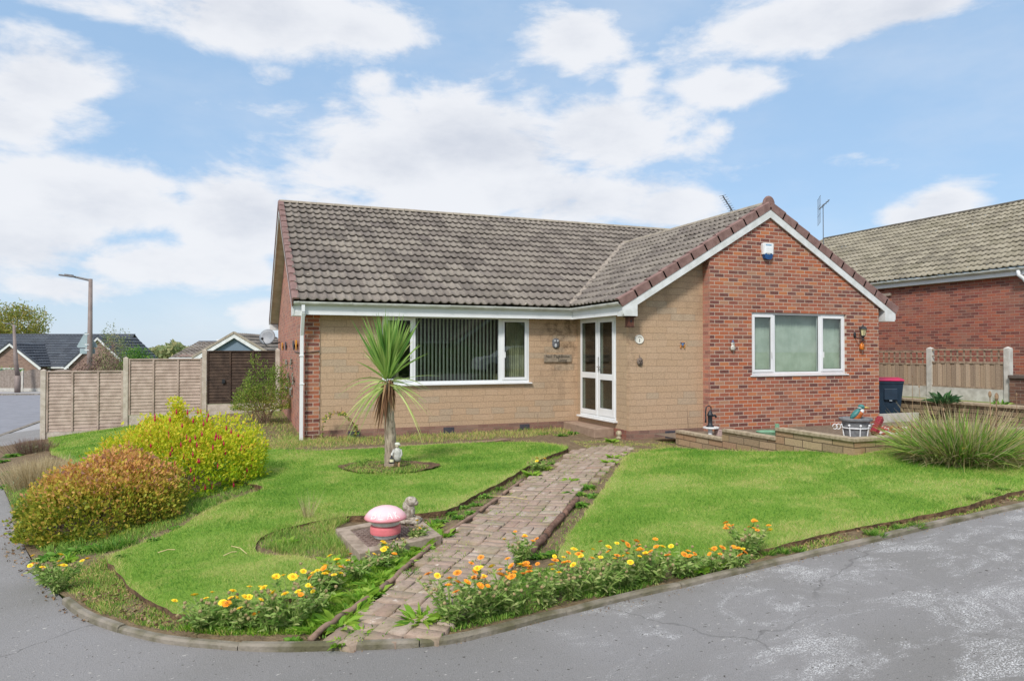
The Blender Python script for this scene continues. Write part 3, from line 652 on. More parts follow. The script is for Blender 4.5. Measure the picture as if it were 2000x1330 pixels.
m.prism([(VM-.01, -2.1), (VBk, -2.1), (VBk, zw(VBk)), (vR, zw(vR)), (VM-.01, zw(VM))], 'x', W0-.004, W0+.1); w_ = m.build('brick_wall', m_brick_y, H); w_['label'] = 'brick side wall'
m = MB(); m.prism([(VG+.2, -1.8), (VBk, -1.8), (VBk, zw(VBk)), (vR, zw(vR)), (VM, zw(VM)), (VG+.2, .6)], 'x', W1-.1, W1-.002); m.box(W0, W1, VBk-.1, VBk, -2, .75); w_ = m.build('brick_wall', m_brick_y, H); w_['label'] = 'rear and right-hand walls'
m = MB(); m.box(1.455, 6.885, VM+.002, VM+.1, -1.72, ZP-.001); m.box(6.86, 8.54, VS-.012, VS+.1, -1.72, ZP-.001); m.build('plinth', m_plinth, H)
m = MB(); m.box(6.855, 6.96, VS+.1, VM, -1.72, ZP-.001); p_ = m.build('plinth', brickmat('plinth_side', 'y', ['84564a', '7a4c44', '906052', '6c4843'], '8a7466'), H)
for u, v in ((2.1, VM), (3.98, VM), (5.63, VM), (7.76, VS-.014)):
    m = MB(); m.box(u-.11, u+.11, v-.008, v+.02, -1.68, -1.53)
    for i in range(6): m.box(u-.1, u+.1, v-.014, v-.006, -1.67+i*.024, -1.66+i*.024)
    m.build('air_brick', simple('air_brick', '55525a', '44424a', 20, .8), H)
# windows
def window(label, v, hole, lights, outer=.045, room=2.2, blind='open', sill=True):
    a, b, c, d = hole; f = MB(); y0, y1 = v+.012, v+.075
    f.box(a, b, y0, y1, d-outer, d); f.box(a, b, y0, y1, c, c+outer+.01); f.box(a, a+outer, y0, y1, c+outer+.01, d-outer); f.box(b-outer, b, y0, y1, c+outer+.01, d-outer)
    us = [(a+outer)]
    for i, (l, r, cas) in enumerate(lights):
        if i: f.box(lights[i-1][1], l, y0+.001, y1-.001, c+outer+.01, d-outer)
    fr = f.build('window_frame', m_white, H, bevel=.004); fr['label'] = label
    for l, r, cas in lights:
        z0, z1 = c+outer+.01, d-outer
        if cas:
            s_ = MB(); w = .052; s_.box(l, r, y0-.014, y1-.02, z1-w, z1); s_.box(l, r, y0-.014, y1-.02, z0, z0+w); s_.box(l, l+w, y0-.014, y1-.02, z0+w, z1-w); s_.box(r-w, r, y0-.014, y1-.02, z0+w, z1-w)
            s_.build('casement', m_white, fr, bevel=.004); l, r, z0, z1 = l+w, r-w, z0+w, z1-w
        g = MB(); g.box(l, r, y0+.020, y0+.026, z0, z1); g.build('glass', m_glass, fr)
        g = MB()
        for q in ((l, l+.008, z0, z1), (r-.008, r, z0, z1), (l+.008, r-.008, z0, z0+.008), (l+.008, r-.008, z1-.008, z1)): g.box(q[0], q[1], y0+.012, y0+.019, q[2], q[3])
        g.build('seal', m_seal, fr)
    if sill:
        g = MB(); g.box(a-.04, b+.05, v-.055, v+.03, c-.028, c-.001); g.build('sill', m_white, fr, bevel=.005)
    rm = MB(); x0, x1, ya, yb = a-.25, b+.25, v+.12, v+room
    rm.box(x0, x1, yb, yb+.02, c-.9, d+.1); rm.box(x0-.02, x0, ya, yb, c-.9, d+.1); rm.box(x1, x1+.02, ya, yb, c-.9, d+.1); rm.box(x0, x1, ya, yb, c-.92, c-.9); rm.box(x0, x1, ya, yb, d+.1, d+.12)
    rm.build('room', m_room, fr)
    return fr
m = None
fr = window('wide white lounge window with vertical blinds', VM+.0, WL, [(2.69, 3.245, 1), (3.30, 5.05, 0), (5.13, 5.69, 1)], room=3.2)
va = math.atan2(4.2, 13.7)
bl = MB()
for i in range(23):
    u = 3.30+i*.0785; ang = math.atan2(u, 13.9)+.40; dx_, dy_ = math.sin(ang)*.043, math.cos(ang)*.043
    bl.bar((u-dx_, VM+.19-dy_, .02), (u+dx_, VM+.19+dy_, .02), 1.30, .0015, up=(math.cos(ang), -math.sin(ang), 0))
bl.box(2.7, 5.7, VM+.16, VM+.20, .665, .69); bl.build('blind', m_blind, fr)
def curtain(u0, u1, v, z0, z1, par, mat=m_curtain, n=40, amp=.025):
    V = []
    for i in range(n+1):
        u = u0+(u1-u0)*i/n; y = v+math.sin(i*1.35)*amp+math.sin(i*.41)*.01; V += [(u, y, z0), (u, y, z1)]
    m = MB(); m.add(V, [(2*i, 2*i+2, 2*i+3, 2*i+1) for i in range(n)]); return m.build('curtain', mat, par, smooth=True)
curtain(2.66, 3.0, VM+.24, -.62, .68, fr); curtain(5.3, 5.72, VM+.24, -.62, .68, fr)
m = MB(); m.prism([(5.28, -.5), (5.42, -.1), (5.56, -.04), (5.68, -.2), (5.70, -.5)], 'y', VM+.42, VM+.55); m.box(5.2, 5.72, VM+.4, VM+.75, -.66, -.5); m.build('chair_back', simple('chair_fabric', '8d8468', '75694f', 30), fr)
fr2 = window('white bedroom window with closed vertical blinds', VG+.03, WR_, [(9.59, 10.105, 1), (10.16, 11.30, 0), (11.36, 11.975, 1)], room=2.2)
bl = MB()
for i in range(33):
    u = 9.50+i*.078; ang = math.radians(128+random.uniform(-6, 6)); dx_, dy_ = math.sin(ang)*.0445, math.cos(ang)*.0445
    bl.bar((u-dx_, VG+.21-dy_, .14), (u+dx_, VG+.21+dy_, .14), 1.22, .0015, up=(math.cos(ang), -math.sin(ang), 0))
bl.build('blind', m_blind2, fr2)
for f_, l, v in ((fr, 3.2, VM), (fr, 5.19, VM), (fr2, 10.06, VG+.03), (fr2, 11.42, VG+.03)):
    m = MB(); m.box(l-.008, l+.008, v-.02, v-.002, -.14, -.02); m.build('handle', m_white2, f_)
# front door
dr = MB(); x0, x1 = 6.885, 6.95; z0, z1 = DZ0+.05, DZ1; o_ = .05; vm = 12.70   # frame faces -u
dr.box(x0-.02, x1, DV0, DV1, z1-o_, z1); dr.box(x0-.02, x1, DV0, DV1, z0, z0+o_); dr.box(x0-.02, x1, DV0, DV0+o_, z0+o_, z1-o_); dr.box(x0-.02, x1, DV1-o_, DV1, z0+o_, z1-o_); dr.box(x0-.02, x1, vm, vm+o_, z0+o_, z1-o_)
D_ = dr.build('door_frame', m_white, H, bevel=.004)
def leaf(nm, a, b, rail, zb, w=.075, hd=False):
    l = MB(); xa = x0-.034; xb = x1-.02; lo, hi = z0+o_+.001, z1-o_-.001; bot = zb
    l.box(xa, xb, a, b, hi-w, hi); l.box(xa, xb, a, b, lo, lo+bot); l.box(xa, xb, a, a+w, lo+bot, hi-w); l.box(xa, xb, b-w, b, lo+bot, hi-w); l.box(xa, xb, a+w, b-w, rail-.06, rail+.06)
    L_ = l.build(nm, m_white, D_, bevel=.004)
    for q0, q1 in ((lo+bot, rail-.06), (rail+.06, hi-w)):
        g = MB(); g.box(xa+.015, xa+.021, a+w, b-w, q0, q1); g.build('glass', glassd, D_)
        g = MB()
        for q in ((a+w, a+w+.008, q0, q1), (b-w-.008, b-w, q0, q1), (a+w, b-w, q0, q0+.008), (a+w, b-w, q1-.008, q1)): g.box(xa+.008, xa+.014, q[0], q[1], q[2], q[3])
        g.build('seal', m_seal, D_)
    return L_
glassd = glassmat('door_glass', (.72, .76, .72))
leaf('door', DV0+o_+.002, vm-.002, -.52, .15); leaf('side_panel', vm+o_+.002, DV1-o_-.002, -.50, .09, .06)
m = MB(); m.box(x0-.05, x0-.034, vm-.055, vm-.025, -.42, -.12); m.bar((x0-.075, vm-.04, -.32), (x0-.075, vm-.17, -.32), .016, .02); m.bar((x0-.034, vm-.04, -.32), (x0-.08, vm-.04, -.32), .018, .018); m.build('door_handle', simple('pale_metal', 'c9cccf', rough=.3, metal=.6), D_)
m = MB(); m.box(x0-.10, x1, DV0-.05, DV1+.03, DZ0+.01, DZ0+.045); m.build('door_sill', m_white, D_, bevel=.005)
m = MB(); m.box(7.0, 8.4, 11.75, 11.77, -1.6, .9); m.box(7.0, 9, 14.0, 14.02, -1.6, .9); m.box(8.9, 8.92, 11.7, 14, -1.6, .9); m.box(7, 8.9, 11.7, 14, -1.42, -1.4); m.box(7, 8.9, 11.7, 14, .75, .77)
m.build('hallway', simple('hall_wall', '7b7263', '5f574a', 3, .9), D_)
m = MB(); m.prism([(6.42, 12.05), (6.85, 12.05), (6.85, 13.6), (6.5, 13.6)], 'z', -1.68, -1.5); s_ = m.build('doorstep', simple('step_concrete', 'a48c7a', '8d7767', 7, .9, .5, 50), H, bevel=.012)
# cable and fixings on the corner pier
m = MB(); m.tube([(W0-.02, VM+2.2, -.02), (W0-.02, VM-.03, -.04), (1.3, VM-.03, -.02), (1.45, VM-.03, .0)], .008, 5); m.build('cable', m_black, H)
# ------------------------------------------------------------------ left fence
m_panel = simple('weathered_larch', 'c0aea2', 'a49286', 5, .9, .5, 40)
m_panel_d = simple('dark_brown_larch', '56473d', '3b302a', 6, .85, .5, 40)
m_post = simple('fence_post_concrete', 'c9c0b4', 'b0a698', 9, .9, .4, 60)
FV = 20.57
fences = [(-4.47, -2.66, -.50, -2.02, m_panel, 'pale lap fence panel nearest the street, lowest of the three'),
          (-2.66, -.80, -.20, -1.66, m_panel, 'pale lap fence panel in the middle of the three'),
          (-.80, 1.06, .01, -1.42, m_panel_d, 'dark brown lap fence panel beside the house')]
FL = thing('fence', 'stepped lap fence of two pale panels and one dark panel left of the house', 'fence', (-1.7, FV, -2.2))
for u0, u1, zt_, zb, mt, lab in fences:
    m = MB(); a, b = u0+.06, u1-.06; n = 17; h = (zt_-zb-.03)/n
    for i in range(n):
        z = zb+i*h; j = random.uniform(-.004, .004); j2 = random.uniform(-.003, .003)
        m.add([(a, FV-.014, z+j), (b, FV-.014, z+j2), (b, FV+.004, z+h+.016+j2), (a, FV+.004, z+h+.016+j), (a, FV-.002, z+j), (b, FV-.002, z+j2), (b, FV+.012, z+h+.016), (a, FV+.012, z+h+.016)],
              [(0, 1, 2, 3), (7, 6, 5, 4), (0, 4, 5, 1), (2, 6, 7, 3), (1, 5, 6, 2), (0, 3, 7, 4)])
    o = m.build('panel', mt, FL); o['label'] = lab
    for u in (a+.02, a+(b-a)/3, a+2*(b-a)/3, b-.02): MB().box(u-.02, u+.02, FV-.035, FV-.015, zb, zt_-.031).build('batten', mt, o)
    MB().box(a, b, FV-.04, FV+.03, zt_-.03, zt_).build('rail', mt, o)
    MB().box(a-.02, b+.02, FV-.022, FV+.022, zb-.30, zb-.01).build('gravel_board', m_post, o)
for i, (u, zt_) in enumerate(((-4.47, -.46), (-2.66, -.16), (-.80, .04), (1.06, .06))):
    o = MB(); zb = float(T(u, FV))-.3; w = .055
    o.prism([(u-w, FV-w), (u+w, FV-w), (u+w, FV+w), (u-w, FV+w)], 'z', zb, zt_-.02)
    o.add([(u-w, FV-w, zt_-.02), (u+w, FV-w, zt_-.02), (u+w, FV+w, zt_-.02), (u-w, FV+w, zt_-.02), (u, FV, zt_+.01)], [(0, 1, 4), (1, 2, 4), (2, 3, 4), (3, 0, 4)])
    o.build('post', m_post, FL)
tag(MB().box(-.35, -.29, FV-.06, FV-.04, -.86, -.78).box(-.36, -.28, FV-.045, FV-.038, -.88, -.76).build('wall_bracket', m_black), 'small black bracket on the dark fence panel', 'bracket')
# ------------------------------------------------------------------ things on and by the house
def text(body, size, loc, nrm_z=0., mat=None, ext=.002, parent=None, name='lettering', bold=0.):
    c = bpy.data.curves.new(name, 'FONT'); c.body = body; c.size = size; c.extrude = ext; c.align_x = 'CENTER'; c.align_y = 'CENTER'; c.offset = bold; c.resolution_u = 3
    tmp = bpy.data.objects.new('tmp', c); COL.objects.link(tmp); dg = bpy.context.evaluated_depsgraph_get()
    me = bpy.data.meshes.new_from_object(tmp.evaluated_get(dg)); bpy.data.objects.remove(tmp)
    n = len(me.vertices); a = np.empty(n*3, np.float32); me.vertices.foreach_get('co', a); a = a.reshape(-1, 3)
    b = np.stack([a[:, 0]+loc[0], -a[:, 2]+loc[1], a[:, 1]+loc[2]], 1); me.vertices.foreach_set('co', b.ravel().astype(np.float32)); me.materials.clear()
    return link(name, me, mat, parent)
# alarm box
v0 = VG-.001; o = thing('alarm_box', 'white burglar alarm box with blue base high on the gable', 'alarm box', (9.91, v0, 1.83))
m = MB(); m.prism([(9.79, 1.93), (10.03, 1.93), (10.04, 2.14), (10.02, 2.16), (9.80, 2.16), (9.78, 2.14)], 'y', v0-.075, v0); m.box(9.83, 9.99, v0-.088, v0-.07, 1.95, 2.09); m.build('cover', m_white, o, bevel=.008)
m = MB(); m.prism([(9.80, 1.93), (9.83, 1.85), (9.88, 1.83), (9.94, 1.83), (9.99, 1.85), (10.02, 1.93), (9.98, 1.95), (9.94, 1.93), (9.91, 1.92), (9.88, 1.93), (9.84, 1.95)], 'y', v0-.078, v0-.002); m.build('strobe', simple('blue_plastic', '1f4f86', '1a4272', rough=.25), o)
m = MB(); m.box(9.84, 9.98, v0-.0785, v0-.072, 2.105, 2.135); m.build('emblem', simple('pale_blue_print', '8fb0c8', rough=.5), o)
# wall lantern and pumpkin
o = thing('wall_lantern', 'black carriage lantern on the brick gable right of the window', 'wall lamp', (12.3, v0, .30))
m = MB(); m.ball((12.25, v0-.01, .34), (.035, .02, .07), 8); m.tube([(12.25, v0-.02, .31), (12.26, v0-.07, .27), (12.30, v0-.13, .27), (12.33, v0-.15, .30)], .011, 8); m.build('bracket', m_black, o, smooth=True)
m = MB(); c = (12.33, v0-.15, .30); m.lathe(c, [(.03, 0), (.045, .015), (.047, .02), (.045, .026)], 12); m.lathe(c, [(.083, .165), (.078, .175), (.055, .205), (.03, .22), (.012, .228), (.01, .245), (.014, .25), (.003, .265)], 16)
for k in range(6):
    a = k*math.pi/3; m.bar((c[0]+.045*math.cos(a), c[1]+.045*math.sin(a), c[2]+.02), (c[0]+.068*math.cos(a), c[1]+.068*math.sin(a), c[2]+.165), .007, .007)
m.lathe(c, [(.008, -.09), (.016, -.06), (.01, -.03), (.03, .0)], 10); m.build('cage', m_black, o)
m = MB(); m.lathe(c, [(.041, .024), (.064, .166)], 6); m.build('lamp_glass', simple('yellowed_glass', 'cfc79c', 'b9b083', 30, .25), o)
o = thing('pumpkin_lantern', 'orange pottery pumpkin face hanging under the wall lantern', 'ornament', (12.40, v0, .04))
m = MB(); c = (12.40, v0-.06, .10)
m.lathe(c, [(.03, -.075), (.052, -.06), (.06, -.03), (.058, .0), (.05, .03), (.036, .055), (.018, .07), (.014, .088), (.004, .09)], 20, sy=.8)
m.build('body', simple('orange_glaze', 'd9822e', 'c26a1e', 25, .35), o, smooth=True)
m = MB()
for dx in (-.022, .022): m.ball((c[0]+dx, c[1]-.040, c[2]+.02), (.008, .008, .011), 6)
m.ball((c[0], c[1]-.046, c[2]), (.006, .006, .006), 5); m.bar((c[0]-.03, c[1]-.046, c[2]-.018), (c[0], c[1]-.050, c[2]-.028), .006, .008); m.bar((c[0], c[1]-.050, c[2]-.028), (c[0]+.03, c[1]-.046, c[2]-.018), .006, .008); m.build('face', m_black, o)
m = MB(); m.tube([(c[0], c[1], c[2]+.09), (c[0]-.03, c[1]-.03, c[2]+.14)], .003, 5); m.build('hanging_cord', m_black, o)
# white figure on the brick
o = thing('snowman_ornament', 'small white and blue pottery figure hung left of the gable window', 'ornament', (9.05, v0, .03))
c = (9.05, v0-.04, .04); m = MB(); m.lathe(c, [(.03, -.03), (.05, -.01), (.055, .02), (.045, .055), (.03, .07), (.038, .09), (.04, .11), (.03, .13)], 14, sy=.6); m.build('body', simple('white_glaze', 'd8d6cf', 'b0a898', 40, .4), o, smooth=True)
m = MB(); m.lathe(c, [(.038, .128), (.038, .136), (.022, .138), (.02, .17), (.005, .175)], 12, sy=.7); m.build('hat', simple('blue_glaze', '6b7592', rough=.4), o)
m = MB()
for dx, dz in ((-.013, .11), (.013, .11), (0, .045), (0, .015), (-.03, .03), (.03, .05)): m.ball((c[0]+dx, c[1]-.03, c[2]+dz), .0065, 5)
m.build('spots', m_black, o)
# house number plaque, stone mask, butterfly, owl, sign
o = thing('number_plaque', 'oval white house number plaque by the corner reading 1', 'plaque', (7.09, VS, .14))
m = MB(); m.lathe((0, 0, 0), [(.001, 0), (.10, 0), (.105, .006), (.095, .014), (.085, .012), (.001, .012)], 28); m.v = [(7.09+x*.98, VS-z, .22+y*.86) for x, y, z in m.v]; m.build('face', simple('cream_enamel', 'ece9df', 'e2dfd4', rough=.3), o)
m = MB(); m.tube([(7.09+.095*math.cos(a), VS-.013, .22+.083*math.sin(a)) for a in np.linspace(0, 2*math.pi, 33)], .0035, 5, cap=False); m.build('rim', simple('brown_print', '5e4a3c', rough=.5), o)
text('1', .085, (7.09, VS-.014, .195), mat=m_black, parent=o, name='number', bold=.002)
m = MB()
for a in range(-4, 5):
    t_ = math.radians(90+a*11); m.bar((7.09+.058*math.cos(t_), VS-.015, .215+.05*math.sin(t_)), (7.09+.058*math.cos(t_-.14), VS-.015, .215+.05*math.sin(t_-.14)), .011, .003, up=(0, 1, 0))
m.build('scroll', simple('sepia_print', '6f604f', rough=.6), o)
def lump(name, c, r, mat, lab, cat, n=3, sq=.5, sd=1):
    rr = random.Random(sd); m = MB(); m.ball((0, 0, 0), r, 10)
    m.v = [(c[0]+x*(1+.12*math.sin(z*90+x*70)), c[1]+y*sq, c[2]+z*(1+.1*math.sin(x*80))) for x, y, z in m.v]
    return m
o = thing('wall_mask', 'grey stone face plaque hung below the number plaque', 'ornament', (7.09, VS, -.30))
m = lump('m', (7.09, VS-.02, -.20), (.065, .05, .08), None, '', ''); m.tube([(7.09, VS-.01, -.12), (7.09, VS-.004, -.07)], .006, 5); m.build('face', simple('grey_stone', '8a7c72', '5d5048', 60, .9, .8, 80), o, smooth=True)
m = MB(); m.ball((7.07, VS-.045, -.185), .012, 5); m.ball((7.11, VS-.045, -.185), .012, 5); m.ball((7.09, VS-.05, -.215), (.009, .012, .015), 5); m.bar((7.065, VS-.05, -.238), (7.115, VS-.05, -.238), .008, .008); m.build('features', simple('dark_stone', '463a34', rough=.9), o)
o = thing('butterfly_ornament', 'small blue and orange metal frog shaped ornament on the cream wall', 'ornament', (8.05, VS, .06))
m = MB(); m.ball((8.05, VS-.02, .12), (.026, .015, .03), 6); m.tube([(8.05, VS-.02, .14), (8.02, VS-.02, .17), (8.0, VS-.02, .16)], .008, 6); m.tube([(8.05, VS-.02, .14), (8.08, VS-.02, .17), (8.1, VS-.02, .15)], .008, 6); m.build('body', simple('blue_enamel', '3f6a9c', '5577a0', rough=.4), o)
m = MB()
for s_ in (-1, 1): m.tube([(8.05, VS-.02, .10), (8.05+s_*.045, VS-.025, .11), (8.05+s_*.05, VS-.02, .065), (8.05+s_*.025, VS-.02, .06)], .010, 6)
m.ball((8.03, VS-.022, .17), .012, 6); m.ball((8.075, VS-.022, .172), .012, 6); m.build('legs', simple('orange_enamel', 'c8743a', 'c99a3c', 60, .4), o)
o = thing('owl_ornament', 'grey stone owl plaque above the wooden house sign', 'ornament', (6.35, VM, .05))
m = MB(); m.ball((0, 0, 0), (.085, .05, .11), 10); m.v = [(6.35+x*(1+.25*abs(z)/.11), VM-.005+y*.6, .165+z) for x, y, z in m.v]; m.build('body', simple('slate_grey_stone', '6e7076', '4d4f55', 50, .8, .8, 80), o, smooth=True)
m = MB(); m.ball((6.32, VM-.035, .215), (.022, .01, .022), 6); m.ball((6.385, VM-.035, .215), (.022, .01, .022), 6); m.ball((6.34, VM-.03, .12), (.03, .01, .045), 6); m.build('markings', simple('pale_stone', 'b9bcc0', rough=.8), o)
o = thing('house_sign', 'wooden sign on the cream wall reading No1 TagkBome Living', 'sign', (6.39, VM, -.24))
m = MB(); m.box(6.07, 6.72, VM-.022, VM+.0, -.235, -.075); m.build('board', simple('grey_wood', '9a8d7d', '837666', 20, .85, .5, 60), o, bevel=.003)
text('No1 TagkBome', .088, (6.385, VM-.0235, -.118), mat=simple('charcoal_print', '3a3833', rough=.6), parent=o, name='lettering'); text('Living', .088, (6.50, VM-.0235, -.196), mat=bpy.data.materials['charcoal_print'], parent=o, name='lettering')
# bird box under the eaves at the corner
o = thing('bird_feeder', 'small brown wooden hanging lantern box under the eaves corner', 'bird box', (6.80, VS-.12, .42))
c = (6.80, VS-.14)
m = MB(); m.prism([(c[0]-.10, .62), (c[0]+.10, .62), (c[0], .70)], 'y', c[1]-.08, c[1]+.09); m.box(c[0]-.07, c[0]+.07, c[1]-.055, c[1]+.065, .44, .46); m.build('roof', simple('dark_oak', '55382c', '3c2820', 20, .8), o)
m = MB(); m.box(c[0]-.06, c[0]+.06, c[1]-.05, c[1]+.06, .46, .62)
m.build('box', simple('red_oak', '6d4436', '4e3228', 20, .8), o)
m = MB(); m.ball((c[0], c[1]-.052, .55), (.02, .006, .02), 6); m.tube([(c[0], c[1]+.02, .69), (c[0], c[1]+.02, .735)], .006, 6); m.build('hook', m_black, o)
# dish
o = thing('satellite_dish', 'grey satellite dish on the far end of the brick side wall', 'satellite dish', (1.1, 21.6, .3))
dc = Vector((.82, 21.4, .40)); m = MB(); m.lathe((0, 0, 0), [(.001, -.055), (.10, -.05), (.19, -.032), (.27, .0), (.275, .004), (.19, -.022), (.10, -.04), (.001, -.045)], 24)
q = Vector((-.45, -1, .25)).to_track_quat('Z', 'Y'); m.v = [tuple(dc+q@Vector(v)*.85) for v in m.v]; m.build('dish', simple('grey_dish', '9a9fa5', '8b9096', rough=.5), o, smooth=True)
m = MB(); m.tube([dc+q@Vector((0, -.26, 0)), dc+q@Vector((0, -.15, .33))], .010, 6); m.ball(dc+q@Vector((0, -.13, .34)), .04, 6); m.tube([(1.19, 21.6, .25), (.95, 21.5, .22), tuple(dc+q@Vector((0, 0, -.05)))], .02, 6); m.build('arm', m_black, o)
# side wall ornaments
for i, (v, z, c_, lab) in enumerate(((15.2, .12, 'd6952f', 'small orange butterfly on the side wall nearest the corner'), (16.0, .12, '4a4e58', 'small dark butterfly on the brick side wall'), (18.6, .12, '4a4e58', 'dark seahorse ornament on the brick side wall'), (20, .12, 'd6952f', 'small orange butterfly on the far part of the side wall'))):
    m = MB(); x = W0-.02
    for s_ in (-1, 1): m.add([(x, v, z), (x-.03, v+s_*.13, z+.11), (x-.03, v+s_*.15, z+.01), (x-.02, v+s_*.07, z-.10), (x+.01, v, z), (x-.02, v+s_*.13, z+.11), (x-.02, v+s_*.15, z+.01), (x-.01, v+s_*.07, z-.10)], [(0, 1, 2, 3), (7, 6, 5, 4), (0, 4, 5, 1), (1, 5, 6, 2), (2, 6, 7, 3), (3, 7, 4, 0)])
    m.tube([(x-.01, v, z-.09), (x-.01, v, z+.1)], .012, 6); tag(m.build('butterfly_ornament', simple('enamel_'+c_, c_, rough=.5), origin=(W0, v, z)), lab, 'ornament', 'wall ornaments on the side wall')
for i, (v, z) in enumerate(((16.6, -.28), (18.2, -.28), (16.0, -.60), (17.6, -.62), (16.6, -.9), (18.2, -.92))):
    m = MB(); x = W0-.03
    for k in range(14):
        a = random.uniform(0, 6.28); r_ = random.uniform(0, .13); m.ball((x-random.uniform(0, .03), v+r_*math.cos(a), z+r_*math.sin(a)*.9), (.02, .035, .03), 4)
    m.tube([(W0-.004, v-.14, z-.1), (x, v-.12, z-.13), (x, v+.12, z-.13), (W0-.004, v+.14, z-.1)], .008, 5)
    tag(m.build('wall_basket', simple('rusty_wire_and_moss', '6f6a5c', '8f9086', 60, .9), origin=(W0, v, z)), 'small wire basket of dried moss in a cluster on the side wall', 'wall basket', 'cluster of little baskets on the side wall')
# stone ball by the step
m = MB(); p = G(1209, 857); m.lathe((p.x, p.y, p.z), [(.05, 0), (.055, .03), (.03, .05), (.05, .07), (.062, .10), (.05, .14), (.02, .16)], 14); tag(m.build('stone_finial', simple('mossy_stone', 'c2b7a0', '8d8468', 30, .9, .5, 60), origin=p, smooth=True), 'small round stone finial on the ground beside the doorstep', 'ornament')
# aerials
def aerial(base, h, lab, yag, sq_=False):
    o = thing('tv_aerial', lab, 'aerial', base); b = Vector(base); m = MB(); m.tube([b, b+Vector((0, 0, h))], .014, 6); m.build('pole', simple('aerial_metal', '6f7378', rough=.5, metal=.3), o)
    m = MB(); t_ = b+Vector((0, 0, h-.05)); a, bb = t_-Vector(yag)*.4, t_+Vector(yag)*.6; m.tube([a, bb], .016, 5); dr_ = (bb-a).normalized(); sd = dr_.cross(Vector((0, 0, 1))).normalized()
    for i in range(11):
        q = a.lerp(bb, i/10); m.tube([q-sd*.13, q+sd*.13], .006, 4)
        if i % 2: m.tube([q-Vector((0, 0, .05)), q+Vector((0, 0, .05))], .012, 4)
    if sq_:
        for s_ in (-1, 1):
            q = a
            for i in range(4): m.tube([q+sd*s_*.42+Vector((0, 0, s_*.0-.5+i*.3)), q+sd*s_*.04+Vector((0, 0, -.5+i*.3))], .005, 4)
            for i in range(3): m.tube([q+sd*s_*(.1+.16*i)+Vector((0, 0, -.5)), q+sd*s_*(.1+.16*i)+Vector((0, 0, .4))], .005, 4)
    m.build('antenna', bpy.data.materials['aerial_metal'], o)
q1 = atY(1427, 425, 20.5); aerial((q1.x, q1.y, 2.4), q1.z+.32-2.4, 'small tv aerial tilted above the wing roof ridge', (-.55, -.1, .55))
# ------------------------------------------------------------------ neighbouring house on the right
NU, NG = 17.62, -1.17
N_ = thing('neighbour_house', 'red brick house on the right with buff tiled roof and white gutter', 'house', (20, 12, NG))
k_ = 1.36; nE = 1.495*k_; nu = 12.96*k_; nv0, nv1 = 21.6, 7.3; nru, nrz = 21.9, 4.46
Sn = np.array([nru-nu, 0, nrz-nE]); lsn = np.linalg.norm(Sn); Sn /= lsn
def tilesN(name, O, A, Sv, la, ls, g_, mt, par, **kw): return tiles(name, O, A, Sv, la, ls, g_, mt, par, **kw)
tilesN('roof', (nu-.03, nv0, nE), (0, -1, 0), Sn, nv0-nv1, lsn, .33, m_tile_n, N_, pitch=.17, sd=8)
tilesN('roof', (2*nru-nu, nv0, nE), (0, -1, 0), Sn*np.array([-1, 1, 1]), nv0-nv1, lsn, .33, m_tile_n, N_, pitch=.33, sd=9)
H_, H = H, N_
ridge('ridge_tiles', (nru, nv1, nrz+.05), (nru, nv0, nrz+.05), 30, .13, simple('dark_ridge', '6a6358', '4d483f', 5, .95, .5, 40))
gutter((nu+.05, nv0-.02, nE-.01), (nu+.05, nv1, nE-.02), (-1, 0, 0)); H = H_
m = MB(); m.box(nu+.055, nu+.08, nv1, nv0, nE-.19, nE-.01); m.box(nu+.08, NU+.24, nv1, nv0, nE-.19, nE-.175); m.build('fascia', m_white, N_)
n0, n1 = 10.95, 21.3; wz0, wz1, wv0, wv1 = 1.18, 1.62, 15.35, 16.6
NW = NU+.22
m = MB(); m.box(NW, NW+.1, n0, wv0, NG-.3, nE-.18); m.box(NW, NW+.1, wv1, n1, NG-.3, nE-.18); m.box(NW, NW+.1, wv0, wv1, NG-.3, wz0); m.box(NW, NW+.1, wv0, wv1, wz1+.08, nE-.18); m.box(NW+.1, 25.5, n0, n0+.1, NG-.3, nE-.18)
m.prism([(NW, nE-.18), (2*nru-NW, nE-.18), (nru, nrz-.3)], 'y', n1-.1, n1); m.box(NW+.1, 25.5, n1-.1, n1, NG-.3, nE-.18); m.build('brick_wall', m_brick_n, N_)
m = MB(); m.box(NW-.02, NW+.06, wv0, wv1, wz0, wz0+.06); m.box(NW-.02, NW+.06, wv0, wv1, wz1-.06, wz1); m.box(NW-.02, NW+.06, wv0, wv0+.07, wz0+.06, wz1-.06); m.box(NW-.02, NW+.06, wv1-.07, wv1, wz0+.06, wz1-.06); f_ = m.build('window_frame', simple('cream_paint', 'd6cdc0', rough=.5), N_)
m = MB(); m.box(NW+.02, NW+.03, wv0+.07, wv1-.07, wz0+.06, wz1-.06); m.build('glass', m_glass, f_); m = MB(); m.box(NW+.4, NW+.42, wv0-.3, wv1+.3, wz0-.3, wz1+.3); m.build('room', m_room, f_)
m = MB(); m.box(NW-.05, NW+.09, wv0-.25, wv1+.2, wz1+.001, wz1+.08); m.build('lintel', simple('lintel_timber', 'b9a798', rough=.8), N_)
dv = 11.25
m = MB(); m.tube([(nu+.0, dv+.12, nE-.08), (nu+.0, dv+.12, nE-.19), (nu+.05, dv+.05, nE-.27), (NW-.07, dv, nE-.40), (NW-.06, dv, nE-.55), (NW-.06, dv, NG-.1)], .045, 10); m.build('downpipe', m_white, N_, smooth=True)
# side part with a white door round the corner
m = MB(); m.box(NW+.35, NW+1.3, n0-.06, n0-.005, NG, NG+2.05); m.build('door', m_white, N_)
q2 = atY(1608, 470, 24); aerial((q2.x, q2.y, 2.6), atY(1608, 402, 24).z-2.6+.05, 'tall tv aerial with grid reflector behind the neighbouring roof', (.25, -.2, .3), True)
